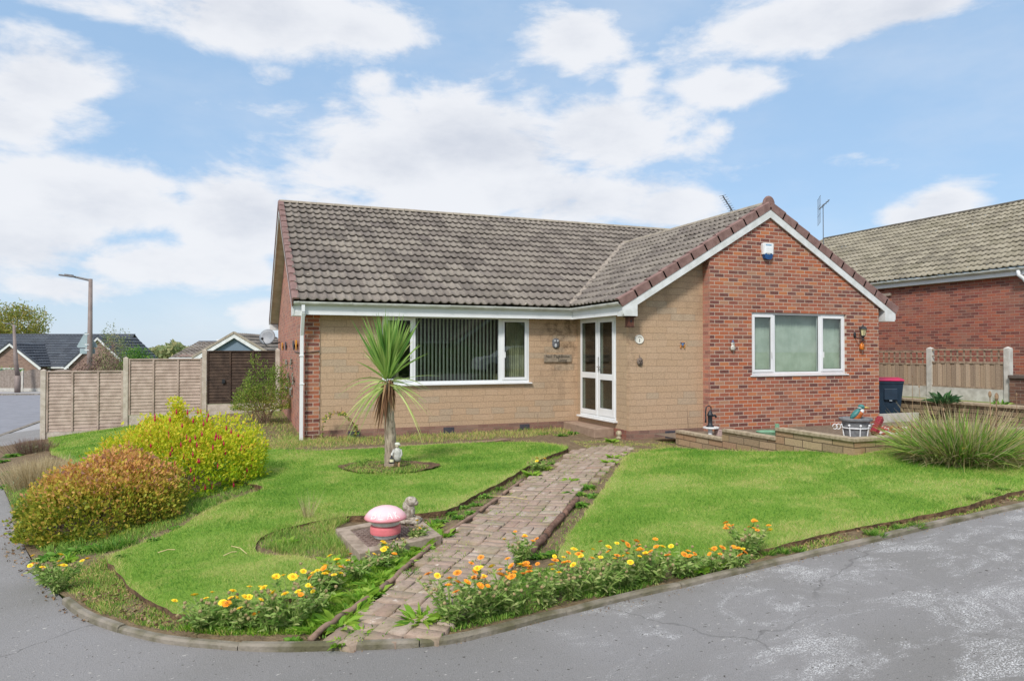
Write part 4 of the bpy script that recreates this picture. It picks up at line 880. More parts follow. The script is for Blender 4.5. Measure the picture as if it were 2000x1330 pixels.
# ------------------------------------------------------------------ trellis-topped fence, pillar, retaining wall, bin
m_board = simple('weathered_boards', 'a99682', '83705f', 14, .9, .5, 40)
m_boardp = brickmat('vertical_boards', 'y', ['a8947f', '9a8672', 'b09c88', '94816f', 'a58f78', '8d7b6b'], '5a4c40', .118, 6., .004, .5, dirt=.15)
FU = 16.0
def vat(px): r = ray(px, 685); return FU*r[1]/r[0]
va_, vb_ = vat(1817), vat(1969); sp_ = va_-vb_
FT = thing('trellis_fence', 'board fence with trellis top and pale concrete posts by the neighbouring house', 'fence', (FU, va_, -1.4))
for i, (v0_, zt_) in enumerate(((vb_, .05), (va_, .0), (va_+sp_, -.02))):
    v1_ = v0_+sp_; zb = -.86; a, b = v0_+.05, v1_-.05; m = MB(); n = 15; w = (b-a)/n
    for k in range(n): m.box(FU-.008-.016*(k % 2), FU+.0, a+k*w+.001, a+(k+1)*w+(.01 if k % 2 else 0)-.002, zb+random.uniform(0, .004), zt_-.34)
    o = m.build('panel', m_boardp, FT)
    for z_ in (zt_-.345, zt_-.04, zb-.01): MB().box(FU-.03, FU+.02, a, b, z_, z_+.042).build('rail', m_board, o)
    m = MB(); m.box(FU-.025, FU-.003, a, b, zt_-.185, zt_-.16)
    for k in range(1, 11): m.box(FU-.004, FU+.012, a+(b-a)*k/11-.018, a+(b-a)*k/11+.018, zt_-.302, zt_-.041)
    m.build('trellis', m_board, o)
    MB().box(FU-.03, FU+.02, v0_+.04, v1_-.04, zb-.30, zb-.012).build('gravel_board', m_concl, o)
for i, v in enumerate((vb_, va_, va_+sp_)):
    m = MB(); w = .062; m.box(FU-w, FU+w, v-w, v+w, -1.4, .06); m.add([(FU-w, v-w, .06), (FU+w, v-w, .06), (FU+w, v+w, .06), (FU-w, v+w, .06), (FU, v, .10)], [(0, 1, 4), (1, 2, 4), (2, 3, 4), (3, 0, 4)])
    m.build('post', m_concl, FT)
o = thing('garden_wall', 'low dark brick garden wall with slab coping right of the trellis fence', 'garden wall', (FU, 10.4, -1.3))
m = MB(); m.box(FU-.11, FU+.11, 9.0, vb_-.09, -1.4, -.60); m.build('wall', brickmat('old_brick', 'y', ['6e4f44', '7e5b4c', '5d453e', '866654', '54403a'], '94867a', dirt=.5), o)
m = MB(); m.box(FU-.15, FU+.15, 8.96, vb_-.08, -.60, -.53); m.build('coping', simple('dark_coping', '6b6058', '564c46', 12, .95, .6), o, bevel=.008)
o = thing('retaining_wall', 'low stone retaining wall behind the wheelie bin and tall grass', 'garden wall', (15.1, 12, -1.7))
m = MB(); m.box(14.98, 15.2, 8.6, 20, -1.75, -1.19); m.build('wall', brickmat('dry_stone', 'y', ['8a7860', '7c6b56', '96856c', '6f604e'], '4c4237', .30, .11, .01, 1., .05, dirt=.3), o)
m = MB(); m.box(14.93, 15.26, 8.55, 20, -1.19, -1.13); m.build('coping', m_coping, o, bevel=.01)
o = MB(); o.box(13.3, 14.9, 11.9, 11.98, -1.66, -1.44); o.build('path_edging', m_concl, origin=(14, 12, -1.66)); tag(bpy.data.objects['path_edging'], 'pale concrete edging slab in front of the wheelie bin', 'edging')
# wheelie bin
p = atY(1733, 818, 16.9); B_ = thing('wheelie_bin', 'dark blue wheelie bin with pink lid at the corner of the bungalow', 'wheelie bin', (0, 0, 0))
m = MB(); V = []
for z, w, y0, y1 in ((0, .215, -.20, .20), (.12, .225, -.22, .215), (.90, .28, -.33, .27), (.93, .29, -.345, .28), (.98, .29, -.345, .28)): V += [(-w, y0, z), (w, y0, z), (w, y1, z), (-w, y1, z)]
m.add(V, [(i*4+k, i*4+(k+1) % 4, i*4+4+(k+1) % 4, i*4+4+k) for i in range(4) for k in range(4)]+[(3, 2, 1, 0), (16, 17, 18, 19)]); m.box(-.15, .15, -.335, -.30, .52, .80)
m.build('body', simple('navy_plastic', '1d2f40', '24384a', 8, .5), B_, bevel=.015)
m = MB(); m.prism([(-.37, .985), (.29, .985), (.30, 1.02), (.15, 1.06), (-.25, 1.035), (-.37, 1.0)], 'x', -.30, .30); m.build('lid', simple('pink_plastic', 'c9285c', 'b52453', 8, .4), B_, bevel=.012)
m = MB()
for s_ in (-1, 1): m.tube([(s_*.20, .21, .10), (s_*.25, .21, .10)], .10, 14)
m.build('wheels', m_black, B_); m = MB(); m.tube([(-.22, .33, .95), (.22, .33, .95)], .016, 8); m.build('handle', m_black, B_)
m = MB(); m.box(-.03, .03, -.322, -.30, .50, .74); m.build('sticker', simple('white_sticker', 'c8d2da', '9fb3c2', 60, .5), B_)
place(B_, (p.x, p.y, -1.66), math.radians(-35), .97)
# ------------------------------------------------------------------ patio and stepped block wall
PU = 7.2
sheet('patio', [(PU+.05, 6.75), (14.95, 6.75), (14.95, 11.28), (PU+.05, 11.28)], lambda u, v: 0*u-1.545, .3, simple('dirty_gravel', '8b7a68', '6d6052', 18, .95, 1., 60, bd=.02))
o = thing('planter_wall', 'low stepped buff block wall in front of the brick gable', 'garden wall', (PU, 8, -1.75))
segs = [(10.42, 9.16, -1.375), (9.16, 7.98, -1.225), (7.98, 6.6, -1.085)]
m = MB(); c = MB()
for va0, vb0, zt_ in segs: m.box(PU-.05, PU+.05, vb0+(.0 if vb0 > 6.7 else 0), va0-.001, -1.85, zt_-.045); c.box(PU-.075, PU+.075, vb0-.02, va0-.022, zt_-.045, zt_)
m.build('wall', m_block, o); c.build('coping', m_coping, o, bevel=.006)
m = MB(); m.box(PU+.05, 11.5, 6.605, 6.70, -1.8, -1.13); m.build('wall', m_block_x, o); m = MB(); m.box(PU+.08, 11.5, 6.58, 6.73, -1.13, -1.086); m.build('coping', m_coping, o, bevel=.006)
# pump
p = (8.05, 10.65); o = thing('water_pump', 'black cast iron garden water pump on a white round stand', 'water pump', (p[0], p[1], -1.55))
P3 = lambda x, z, y=0: (p[0]+x, p[1]+y, -1.38+z)
m = MB(); m.lathe(P3(0, 0), [(.07, 0), (.07, .02), (.045, .03), (.04, .08), (.042, .19), (.055, .20), (.055, .225), (.045, .24), (.035, .27), (.02, .285), (.02, .30)], 14); m.tube([P3(.03, .20), P3(.10, .205, -.01), P3(.125, .17, -.01)], [.022, .02, .022], 8); m.build('body', m_black, o, smooth=True)
m = MB(); m.tube([P3(.02, .28), P3(.02, .36), P3(-.03, .385), P3(-.085, .36), P3(-.10, .28), P3(-.095, .15), P3(-.10, .08)], [.01, .011, .011, .012, .012, .012, .018], 8); m.build('handle', m_black, o, smooth=True)
m = MB(); m.lathe(P3(.02, -.03), [(.14, 0), (.145, .01), (.14, .03)], 20); m.lathe(P3(.0, -.17), [(.04, 0), (.04, .14)], 10); m.build('stand', m_white2, o)
m = MB(); m.box(p[0]+.10, p[0]+.22, p[1]-.10, p[1]+.02, -1.55, -1.43); tag(m.build('stone_block', simple('pinkish_stone', 'b8a09a', 'a48d86', 20, .9, .5), origin=(p[0]+.16, p[1]-.04, -1.55), bevel=.01), 'small pale stone block beside the black pump', 'block')
# green watering-can-like pot
p = atY(1500, 850, 11.6); c = (p.x, p.y, -1.545); o = thing('green_pond_pot', 'green plastic bowl with dark hollow and upright handle behind the block wall', 'pot', c)
m = MB(); m.lathe(c, [(.12, 0), (.17, .08), (.19, .22), (.20, .23), (.18, .225), (.12, .17)], 20, sx=1.1, sy=.8); m.build('bowl', simple('green_plastic', '7ea588', '6b9677', 20, .5), o, smooth=True)
m = MB(); m.lathe((c[0], c[1], c[2]+.19), [(.02, 0), (.155, .005), (.155, .012), (.02, .012)], 16, sy=.75); m.build('water', simple('black_water', '16191c', rough=.15), o)
m = MB(); m.tube([(c[0]+.17, c[1], c[2]+.12), (c[0]+.19, c[1], c[2]+.27), (c[0]+.19, c[1], c[2]+.34)], .035, 8); m.tube([(c[0]+.17, c[1], c[2]+.2), (c[0]+.28, c[1]-.05, c[2]+.08)], .03, 8); m.build('handle', bpy.data.materials['green_plastic'], o, bevel=0)
# grey tub with white scroll stand and kingfisher
tp = (10.15, 9.34, -1.545); o = thing('plant_tub', 'large grey tub planter held in a white wire stand', 'planter', tp)
m = MB(); m.lathe(tp, [(.16, .02), (.175, .03), (.225, .31), (.27, .33), (.275, .36), (.265, .375), (.245, .37), (.235, .34), (.01, .33)], 28); m.build('tub', simple('grey_slate_tub', '85878a', '6b6d70', 14, .7, .4, 50), o, smooth=False)
m = MB(); R_ = .222; m.tube([(tp[0]+R_*math.cos(a), tp[1]+R_*math.sin(a), tp[2]+.2) for a in np.linspace(0, 2*math.pi, 29)], .011, 6)
for k in range(8):
    a = k*math.pi/4+.3; m.tube([(tp[0]+.19*math.cos(a), tp[1]+.19*math.sin(a), tp[2]), (tp[0]+.225*math.cos(a), tp[1]+.225*math.sin(a), tp[2]+.24)], .011, 6); m.ball((tp[0]+.235*math.cos(a), tp[1]+.235*math.sin(a), tp[2]+.25), .022, 5)
for s_ in (-1, 1):
    cx = tp[0]+s_*.27*cY; cy = tp[1]-s_*.27*sY
    for q_ in (0, 1): m.tube([(cx+s_*(.035+q_*.06+.04*math.cos(t_))*cY, cy-s_*(.035+q_*.06+.04*math.cos(t_))*sY, tp[2]+.22+.045*math.sin(t_)) for t_ in np.linspace(0, 5.5, 14)], .007, 5)
m.build('scroll_stand', m_white, o)
bp = Vector((tp[0]+.03, tp[1]-.03, tp[2]+.33)); o = thing('kingfisher_statue', 'painted kingfisher ornament with yellow beak sitting on the grey tub', 'bird ornament', tuple(bp))
rt = Vector((cY, -sY, 0))
def bb(m, c, r, tilt=.9, n=9):
    b = len(m.v); m.ball((0, 0, 0), r, n); ct, st_ = math.cos(tilt), math.sin(tilt)
    for i in range(b, len(m.v)):
        x, y, z = m.v[i]; X, Z = x*ct+z*(-st_) if False else x*ct+z*st_, -x*st_+z*ct; m.v[i] = tuple(bp+rt*(c[0]+X)+Vector((sY, cY, 0))*y+Vector((0, 0, c[1]+Z)))
m = MB(); bb(m, (-.01, .08), (.065, .06, .125), .75); m.build('belly', simple('rust_orange_paint', 'b5642c', '9c5223', 20, .5), o, smooth=True)
m = MB(); bb(m, (-.055, .115), (.045, .066, .12), .75); bb(m, (.055, .235), (.058, .05, .045), .3); m.build('back_and_head', simple('teal_paint', '4a8583', '37706c', 40, .5), o, smooth=True)
m = MB(); bb(m, (.055, .155), (.042, .045, .055), .4); bb(m, (.02, .215), (.03, .052, .012), .3); m.build('bib', m_white2, o, smooth=True)
m = MB(); m.tube([bp+rt*.09+Vector((0, 0, .225)), bp+rt*.15+Vector((0, 0, .222)), bp+rt*.215+Vector((0, 0, .215))], [.022, .012, .002], 8); m.build('beak', simple('yellow_paint', 'cdb45c', rough=.5), o, smooth=True)
# red roll and coloured stones
p = atY(1706, 846, 12.3); q = atY(1720, 816, 12.5); m = MB(); m.bar(p, q, .10, .10); tag(m.build('red_edging_roll', simple('red_rubber', '8f2a35', '7a2029', 20, .6), origin=tuple(p), bevel=.012), 'dark red slab leaning beside the grey tub', 'slab')
V = []; ms = {}
sr = simple('red_stones', 'a8333c', '8b2a33', 30, .6); sw = simple('white_stones', 'd6d2cc', 'bab4ab', 30, .8)
for nm, mt, n, lab in (('red_stones', sr, 160, 'heap of red glass stones behind the block wall'), ('white_stones', sw, 90, 'scatter of white pebbles among the red stones')):
    m = MB()
    for i in range(n):
        pp = atY(random.uniform(1716, 1830), 830, random.uniform(11.6, 14.2)); m.ball((pp.x, pp.y, -1.53+random.uniform(0, .03)), (random.uniform(.02, .05), random.uniform(.02, .05), random.uniform(.015, .03)), 4)
    tag(m.build(nm, mt), lab, 'stones', kind='stuff')
# ------------------------------------------------------------------ manhole with mushroom
FR = g2([(655, 1033), (702, 1082), (862, 1046), (808, 1004)], .1); cx = sum(p[0] for p in FR)/4; cy = sum(p[1] for p in FR)/4; zc = float(T(cx, cy))
o = thing('manhole', 'square concrete manhole surround with rusty chequered iron cover', 'manhole', (cx, cy, zc))
inn = [(cx+(x-cx)*.72, cy+(y-cy)*.72) for x, y in FR]; m = MB(); b = [(x, y, zc-.05) for x, y in FR]+[(x, y, zc+.105) for x, y in FR]+[(x, y, zc+.105) for x, y in inn]+[(x, y, zc+.07) for x, y in inn]
m.add(b, [(i, (i+1) % 4, 4+(i+1) % 4, 4+i) for i in range(4)]+[(4+i, 4+(i+1) % 4, 8+(i+1) % 4, 8+i) for i in range(4)]+[(8+i, 8+(i+1) % 4, 12+(i+1) % 4, 12+i) for i in range(4)]); m.build('surround', simple('worn_concrete', 'aa9a8a', '857768', 12, .95, .8, 60), o, bevel=.006)
m = MB(); i2 = [(cx+(x-cx)*.70, cy+(y-cy)*.70) for x, y in FR]; m.prism(i2, 'z', zc+.03, zc+.088)
A, Bq, D_q = Vector(i2[0]), Vector(i2[1]), Vector(i2[3]); e1 = Bq-A; e2 = D_q-A; n = 17
for i in range(1, n):
    for j in range(1, n):
        c = A+e1*(i/n)+e2*(j/n); d = (e1 if (i+j) % 2 else e2).normalized()*.014; w = Vector((-d.y, d.x))*.32
        m.add([(c.x+s1*d.x+s2*w.x, c.y+s1*d.y+s2*w.y, z) for z in (zc+.087, zc+.094) for s1, s2 in ((-1, -1), (1, -1), (1, 1), (-1, 1))], [(4, 5, 6, 7), (0, 1, 5, 4), (1, 2, 6, 5), (2, 3, 7, 6), (3, 0, 4, 7)])
m.build('cover', simple('rusty_iron', '8f7d73', '6b5950', 25, .7, .4, 60), o)
o = thing('mushroom_vent', 'faded pink mushroom shaped gas vent lettered BLAK on the manhole', 'mushroom', (0, 0, 0))
m = MB(); m.lathe((0, 0, 0), [(.10, 0), (.118, .012), (.122, .03), (.118, .045)], 36); m.lathe((0, 0, 0), [(.118, .127), (.135, .135), (.142, .150), (.130, .172), (.118, .19)], 36); m.build('stem', simple('white_gloss_paint', 'dcdfd8', 'c3c8bf', 9, .35), o, smooth=True)
m = MB(); m.lathe((0, 0, 0), [(.118, .045), (.150, .050), (.153, .07), (.153, .105), (.150, .122), (.118, .127)], 36); m.build('band', simple('faded_red_paint', 'e07d82', 'd6737a', 12, .4), o, smooth=False)
cap = [(.10, .185), (.185, .185), (.205, .192), (.212, .202), (.208, .215), (.195, .235), (.165, .268), (.12, .296), (.07, .312), (.02, .319), (.001, .32)]
m = MB(); m.lathe((0, 0, 0), cap, 40)
mm, t, b = newmat('faded_pink_paint'); co = t.add('ShaderNodeTexCoord').outputs['Object']; sx = t.add('ShaderNodeSeparateXYZ'); t.l.new(co, sx.inputs[0])
t.l.new(t.mix(t.math('ADD', t.mrange(sx.outputs[2], .20, .27), t.math('MULTIPLY', t.math('SUBTRACT', t.noise(14, 4, co), .5), .4), clamp=True), lin('dc8f99'), lin('efc6ca')), b.inputs[0]); b.inputs['Roughness'].default_value = .38
C_ = m.build('cap', mm, o, smooth=True)
strokes = {'B': [[(0, 0), (0, 1)], [(0, 1), (.5, .9), (.5, .6), (0, .52)], [(0, .52), (.6, .42), (.6, .08), (0, 0)]], 'L': [[(0, 1), (0, 0), (.6, 0)]], 'A': [[(0, 0), (.32, 1), (.64, 0)], [(.12, .38), (.52, .38)]], 'K': [[(0, 0), (0, 1)], [(.55, 1), (0, .5), (.6, 0)]]}
def capz(r):
    for (r0, z0), (r1, z1) in zip(cap[3:-1], cap[4:]):
        if r1 <= r <= r0: return z0+(z1-z0)*(r0-r)/(r0-r1)
    return .2
for i, ch in enumerate('BLAK'):
    m = MB()
    for st_ in strokes[ch]:
        P = []
        for (x0_, y0_), (x1_, y1_) in zip(st_[:-1], st_[1:]):
            for k in range(5): P.append((x0_+(x1_-x0_)*k/4, y0_+(y1_-y0_)*k/4))
        Q = []
        for x, y in P:
            th = math.radians(-157+i*25+x*21); r_ = .203-y*.052; Q.append((r_*math.cos(th), r_*math.sin(th), capz(r_)+.0015))
        m.tube(Q, .0052, 5)
    m.build('letter', simple('faded_letter_paint', 'f6e8e8', 'eed8da', 50, .5) if 'faded_letter_paint' not in bpy.data.materials else bpy.data.materials['faded_letter_paint'], C_)
mp = G(753, 1047, .10); place(o, (mp.x, mp.y, zc+.090), math.radians(12), .85)
# weathered stone animal behind the mushroom
sp_ = G(792, 1020, .1); o = thing('stone_lion', 'small weathered white stone animal lying behind the pink mushroom', 'statue', (0, 0, 0))
m = MB(); m.box(-.15, .17, -.07, .07, 0, .035); m.ball((.06, 0, .06), (.12, .055, .035), 8); m.ball((-.04, 0, .11), (.055, .048, .09), 8); m.ball((-.055, 0, .205), (.062, .056, .05), 8); m.ball((-.10, 0, .19), (.03, .03, .026), 6); m.ball((-.02, 0, .16), (.05, .05, .06), 6)
m.ball((-.1, .03, .045), (.05, .018, .018), 5); m.ball((-.1, -.03, .045), (.05, .018, .018), 5); m.build('body', simple('peeling_white_stone', 'c3baae', '7f7362', 38, .9, 1., 40, bd=.015), o, smooth=True)
place(o, (sp_.x, sp_.y, zc+.10), math.radians(150), .95)
# figurine with lantern by the palm
fp = G(776, 915, .08); o = thing('garden_statue', 'painted stone figurine in cap and white smock holding a lantern beside the palm trunk', 'statue', (0, 0, 0))
m = MB(); m.tube([(.02, 0, .0), (.022, 0, .07), (.02, 0, .15)], [.014, .016, .022], 8); m.tube([(-.03, .01, .0), (-.028, .01, .07), (-.018, 0, .15)], [.014, .016, .022], 8); m.ball((.03, -.02, .005), (.014, .03, .01), 5); m.ball((-.025, -.01, .005), (.014, .03, .01), 5)
m.build('legs', simple('tan_stone_paint', 'c3a27c', 'a07e5c', 30, .7), o, smooth=True)
m = MB(); m.lathe((0, 0, .13), [(.045, 0), (.052, .05), (.05, .11), (.047, .15), (.03, .175), (.018, .185)], 14, sy=.75); m.tube([(-.04, 0, .29), (-.075, -.02, .23), (-.075, -.05, .20)], [.018, .016, .012], 8); m.tube([(.04, 0, .29), (.055, 0, .22), (.035, -.03, .18)], [.018, .016, .012], 8); m.build('smock', simple('grey_white_paint', 'cbcac4', 'a8a7a2', 40, .7, .4, 80), o, smooth=True)
m = MB(); m.ball((0, 0, .345), (.030, .032, .036), 8); m.build('head', simple('pale_stone_paint', 'cfc3b0', 'b3a58f', 40, .7), o, smooth=True)
m = MB(); m.ball((0, .002, .365), (.037, .037, .022), 8); m.ball((.02, -.03, .358), (.026, .022, .006), 6); m.build('cap', simple('off_white_paint', 'd6d8cc', rough=.7), o, smooth=True)
m = MB(); m.lathe((-.08, -.06, .115), [(.038, 0), (.042, .015), (.03, .02)], 10); m.lathe((-.08, -.06, .175), [(.03, 0), (.03, .008), (.012, .02), (.008, .045)], 10); L_ = m.build('lantern', m_black, o)
m = MB(); m.lathe((-.08, -.06, .134), [(.03, 0), (.024, .042)], 8); m.build('lantern_glass', simple('cream_glass', 'e2dcb5', rough=.4), L_)
place(o, (fp.x, fp.y, fp.z-.03), math.radians(-8), 1.0)
# ------------------------------------------------------------------ brick path
PL = [(1125, 879), (1080, 914), (1028, 937), (989, 966), (943, 999), (876, 1044), (811, 1096), (764, 1142), (678, 1201), (612, 1250), (700, 1252), (780, 1248), (872, 1240), (905, 1180), (960, 1130), (1028, 1082), (1064, 1040), (1112, 982), (1170, 930), (1218, 886), (1236, 872), (1180, 866)]
PP = g2(PL, .05); a0 = Vector(G(740, 1247, .05)[:2]); a1 = Vector(G(1172, 885, .05)[:2]); ax = (a1-a0).normalized(); sx_ = Vector((ax.y, -ax.x))
def path():
    V = []; F = []; Tn = []; q_ = .212; b = 0
    for r in range(-6, 60):
        for c in range(-9, 10):
            for h_ in (-1, 1):
                al = (r+c) % 2; sq_ = a0+ax*(r*q_)+sx_*(c*q_); ctr = sq_+(sx_ if al else ax)*(h_*q_/4); la, lb = (q_, q_/2) if al else (q_/2, q_)
                if not inpoly(np.array([[ctr.x, ctr.y]]), PP)[0]: continue
                h = .050+.006*math.sin(ctr.x*3+ctr.y*2.3)+rng.normal(0, .003); tl = rng.normal(0, .003, 4); j = rng.normal(0, .003, 2); rt_ = rng.normal(0, .02); q = []
                for s1, s2 in ((-1, -1), (1, -1), (1, 1), (-1, 1)):
                    d = ax*(s2*(la/2-.0035))+sx_*(s1*(lb/2-.0035)); q.append((ctr.x+d.x-rt_*d.y+j[0], ctr.y+d.y+rt_*d.x+j[1]))
                for x, y in q: V.append((x, y, float(T(x, y))-.01))
                for k, (x, y) in enumerate(q): V.append((x, y, float(T(x, y))+h+tl[k]-.004))
                for k, (x, y) in enumerate(q): V.append((ctr.x+(x-ctr.x)*.95, ctr.y+(y-ctr.y)*.95, float(T(x, y))+h+tl[k]))
                f = [(8, 9, 10, 11)]+[(i, (i+1) % 4, 4+(i+1) % 4, 4+i) for i in range(4)]+[(4+i, 4+(i+1) % 4, 8+(i+1) % 4, 8+i) for i in range(4)]
                F += [tuple(b+i for i in x) for x in f]; Tn += [rng.uniform()]*9; b += 12
    mt, t, bs = newmat('brick_paver'); at = t.add('ShaderNodeAttribute', attribute_name='tint'); co = t.add('ShaderNodeTexCoord').outputs['Object']
    c = t.ramp(at.outputs['Fac'], [(0, lin('968272')), (.3, lin('a38f7f')), (.6, lin('ac9888')), (.85, lin('9d8475')), (1, lin('b3a496'))])
    c = t.mix(t.math('MULTIPLY', t.mrange(t.noise(26, 5, co, .7), .42, .68), .45), c, lin('6f5f54')); c = t.mix(t.math('MULTIPLY', t.mrange(t.noise(11, 4, co, .7), .60, .70), .7), c, lin('cfc6bc'))
    c = t.mix(t.math('MULTIPLY', t.mrange(t.noise(5, 4, co), .45, .68), .45), c, lin('7e7c58')); t.l.new(c, bs.inputs[0]); bs.inputs['Roughness'].default_value = .92; bump(t, bs, t.noise(60, 4, co), .5, .006)
    o = npm('path', V, F, mt, tint=Tn); tag(o, kind='structure'); o['label'] = 'brick path from the kerb to the front door'
path()
def edging(pts, r, mat, lab, name='path_edging'):
    m = MB(); P = [G(x, y, .05) for x, y in pts]; o = thing(name, lab, 'edging', tuple(P[0]))
    for a, b in zip(P[:-1], P[1:]):
        n = max(1, int((b-a).length/.6))
        for i in range(n):
            p, q = a.lerp(b, i/n), a.lerp(b, (i+1)/n-.02); k = 6
            pts_ = [p.lerp(q, t_/k)+Vector((random.gauss(0, .005), random.gauss(0, .005), random.gauss(0, .004))) for t_ in range(k+1)]
            mm_ = MB(); mm_.tube(pts_, [r*random.uniform(.9, 1.08) for _ in pts_], 8); mm_.build('edging_log' if r > .03 else 'edging_brick', mat, o, smooth=True)
edging([(1128, 972), (1064, 1046), (1030, 1084)], .031, simple('rotten_log', '88695a', '644b3e', 20, .95, 1., 50, bd=.015), 'rounded brown log edging on the right of the path')
m_ed = simple('dusty_red_edging', '99806f', '7d6556', 14, .95, .8, 50)
edging([(1020, 938), (981, 966), (935, 999), (868, 1044), (803, 1096), (756, 1141), (670, 1200), (604, 1248)], .019, m_ed, 'thin dusty red edging on the left of the path')
edging([(470, 886), (560, 884), (700, 876), (860, 868), (1000, 859)], .02, m_ed, 'thin brown lawn edging below the lounge window')
m = MB(); m_st = simple('straw', 'c9b98a', 'b5a274', 20, .9)
for i, (a, b) in enumerate((((308, 1079), (342, 1073)), ((452, 1066), (482, 1081)), ((436, 1085), (462, 1077)), ((955, 968), (1030, 975)))):
    p, q = G(*a, .095), G(*b, .095); m = MB(); m.tube([p, p.lerp(q, .5)+Vector((.01, .01, .01)), q], .004, 4); tag(m.build('straw_stem', m_st, origin=tuple(p)), ['dry straw stem lying on the lawn, farthest left', 'dry straw stem lying on the lawn, steeper of the crossing pair', 'dry straw stem lying on the lawn, flatter of the crossing pair', 'long dry twig lying across the brick path'][i], 'twig')
# ------------------------------------------------------------------ foliage helpers
def sphere_dirs(n, up=0.):
    d = unit(rng.normal(size=(n, 3))); d[:, 2] = np.where(d[:, 2] < -.25, -d[:, 2], d[:, 2]); return d
def lumps(d, seeds, amp): return 1+amp*sum(np.exp(-((d-s)**2).sum(1)*14)*k for s, k in seeds)
def shrub(name, lab, cat, c, r, n, mat, L, W, amp=.35, nl=26, tint=None, group=None, extra=None, stem=None, upb=.5, inner=.35, bend=.3, sq=2.6):
    o = thing(name, lab, cat, (c[0], c[1], c[2]), group); seeds = [(s, rng.uniform(-.7, 1)) for s in sphere_dirs(nl)]
    d = sphere_dirs(n); bx = (np.hypot(d[:, 0], d[:, 1])**sq+np.abs(d[:, 2])**sq)**(-1/sq); rad = bx*lumps(d, seeds, amp)*(1-rng.uniform(0, 1, n)**2*inner); R = np.array(r)
    P = np.array(c)+d*R*rad[:, None]*np.array([1, 1, 1]); P[:, 2] = np.maximum(P[:, 2], c[2]+.02)+0
    # leaves sit on short twigs in tufts
    k = n//7; tuft = rng.integers(0, k, n); P = P[tuft]+rng.normal(0, L*.75, (n, 3)); P[:, 2] = np.maximum(P[:, 2], c[2]+.01); dd = d[tuft]
    D = dd*.8+rng.normal(0, .6, (n, 3))+np.array([0, 0, upb]); Ls = L*rng.uniform(.6, 1.25, n)
    V, F = leaves(P, D, Ls, Ls*W, bend)
    hz = (P[:, 2]-c[2])/r[2]; tn = rng.uniform(0, 1, n) if tint is None else tint(P, dd, hz, n)
    if extra is not None: V, F, tn = join([(V, F, tn), extra])
    npm('foliage', V, F, mat, o, tint=np.clip(tn, 0, 1.))
    m = MB()
    for i in range(stem or 16):
        q = sphere_dirs(1)[0]; e = np.array(c)+q*R*.72; m.tube([(c[0]+q[0]*.08, c[1]+q[1]*.08, c[2]-.03), tuple((np.array(c)+e)/2+np.array([0, 0, -.02])), tuple(e)], [.014, .009, .004], 5, cap=False)
    m.build('stems', m_twig, o)
    return o
m_twig = simple('twig_bark', '6f5a4a', '8d7a66', 30, .9)
m_or = leafmat('orange_shrub_leaf', [(0, '6a7c28'), (.28, 'a0ac3c'), (.48, 'd2c050'), (.64, 'dfb368'), (.82, 'd8a068'), (1, 'bf9080')], .42, .6, 1.5, .2)
m_fu = leafmat('golden_leaf', [(0, '6e9c24'), (.28, 'a2c42c'), (.55, 'd2dc38'), (.82, 'eee04c'), (1, 'eab850')], .5, .5, 2., .2)
m_ol = leafmat('mixed_leaf', [(0, '547430'), (.35, '86a044'), (.6, 'b4b45a'), (.8, 'd0b86c'), (1, 'b98c66')], .35, .6, 2., .35)
m_gr = leafmat('green_leaf', [(0, '3a5f20'), (.4, '558a2c'), (.75, '7aa83e'), (1, 'a3b95a')], .4, .5, 2.5, .2)
m_lime = leafmat('lime_leaf', [(0, '5c8c24'), (.5, '83b336'), (1, 'b3cb58')], .45, .5, 2.5, .2)
m_dry = leafmat('dry_grass', [(0, '8f7c5c'), (.5, 'b5a27c'), (1, 'd3c5a0')], .3, .7, 3., .3)
m_mix = leafmat('grass_and_straw', [(0, '568430'), (.3, '7ea844'), (.55, 'a4bc5c'), (.78, 'cabb78'), (1, 'dcc08a')], .35, .6, 1.5, .25)
m_brn = leafmat('purple_brown_leaf', [(0, '5a4440'), (.5, '7a5f58'), (.8, '8f766a'), (1, '8c8a5a')], .25, .7, 2., .2)
m_red = simple('fuchsia_flower', 'b8243c', '9c1e4a', 40, .5)
# orange-tinged shrub
def tint_or(P, d, hz, n): return np.clip(.24+.46*sst(.3, .98, hz)+rng.normal(0, .19, n), 0, 1)
c = atY(206, 1000, 7.35); c.z = float(T(c.x, c.y))
shrub('spirea_shrub', 'dense rounded shrub with orange tipped olive leaves at the street corner', 'shrub', tuple(c), (.72, .64, .66), 21000, m_or, .042, .62, .13, 60, tint_or, inner=.3)
c = atY(358, 900, 8.95); c.z = float(T(c.x, c.y))
zsc = .9
_p = np.tile(np.array(tuple(c)), (900, 1))+np.concatenate([np.stack([rng.normal(x, .035+.05*(1.25-z_)/.3*.3, m_), rng.normal(0, .05, m_), z_-rng.uniform(0, .30, m_)], 1) for x, z_, m_ in ((-.10, 1.16, 220), (-.04, 1.08, 260), (.2, 1.0, 160), (-.4, .96, 140), (.42, .92, 120))])
_v, _f = leaves(_p, rng.normal(size=(900, 3))+[0, 0, .7], rng.uniform(.03, .06, 900), .026); _x = (_v, _f, rng.uniform(.4, .9, 900))
fs = shrub('fuchsia_shrub', 'large golden green fuchsia bush with drooping red flowers on the left lawn', 'shrub', tuple(c), (.96, .84, .80), 23000, m_fu, .050, .5, .17, 50, lambda P, d, hz, n: .30+.35*sst(.1, .9, hz)+rng.normal(0, .2, n), inner=.36, extra=_x)  # lower leaves tinted greener: shade put into the leaf colour
fm = MB(); fm.tube([(0, 0, 0), (0, 0, -.025), (.002, 0, -.032), (0, 0, -.058), (0, 0, -.06)], [.003, .007, .011, .006, .001], 7); f0 = None
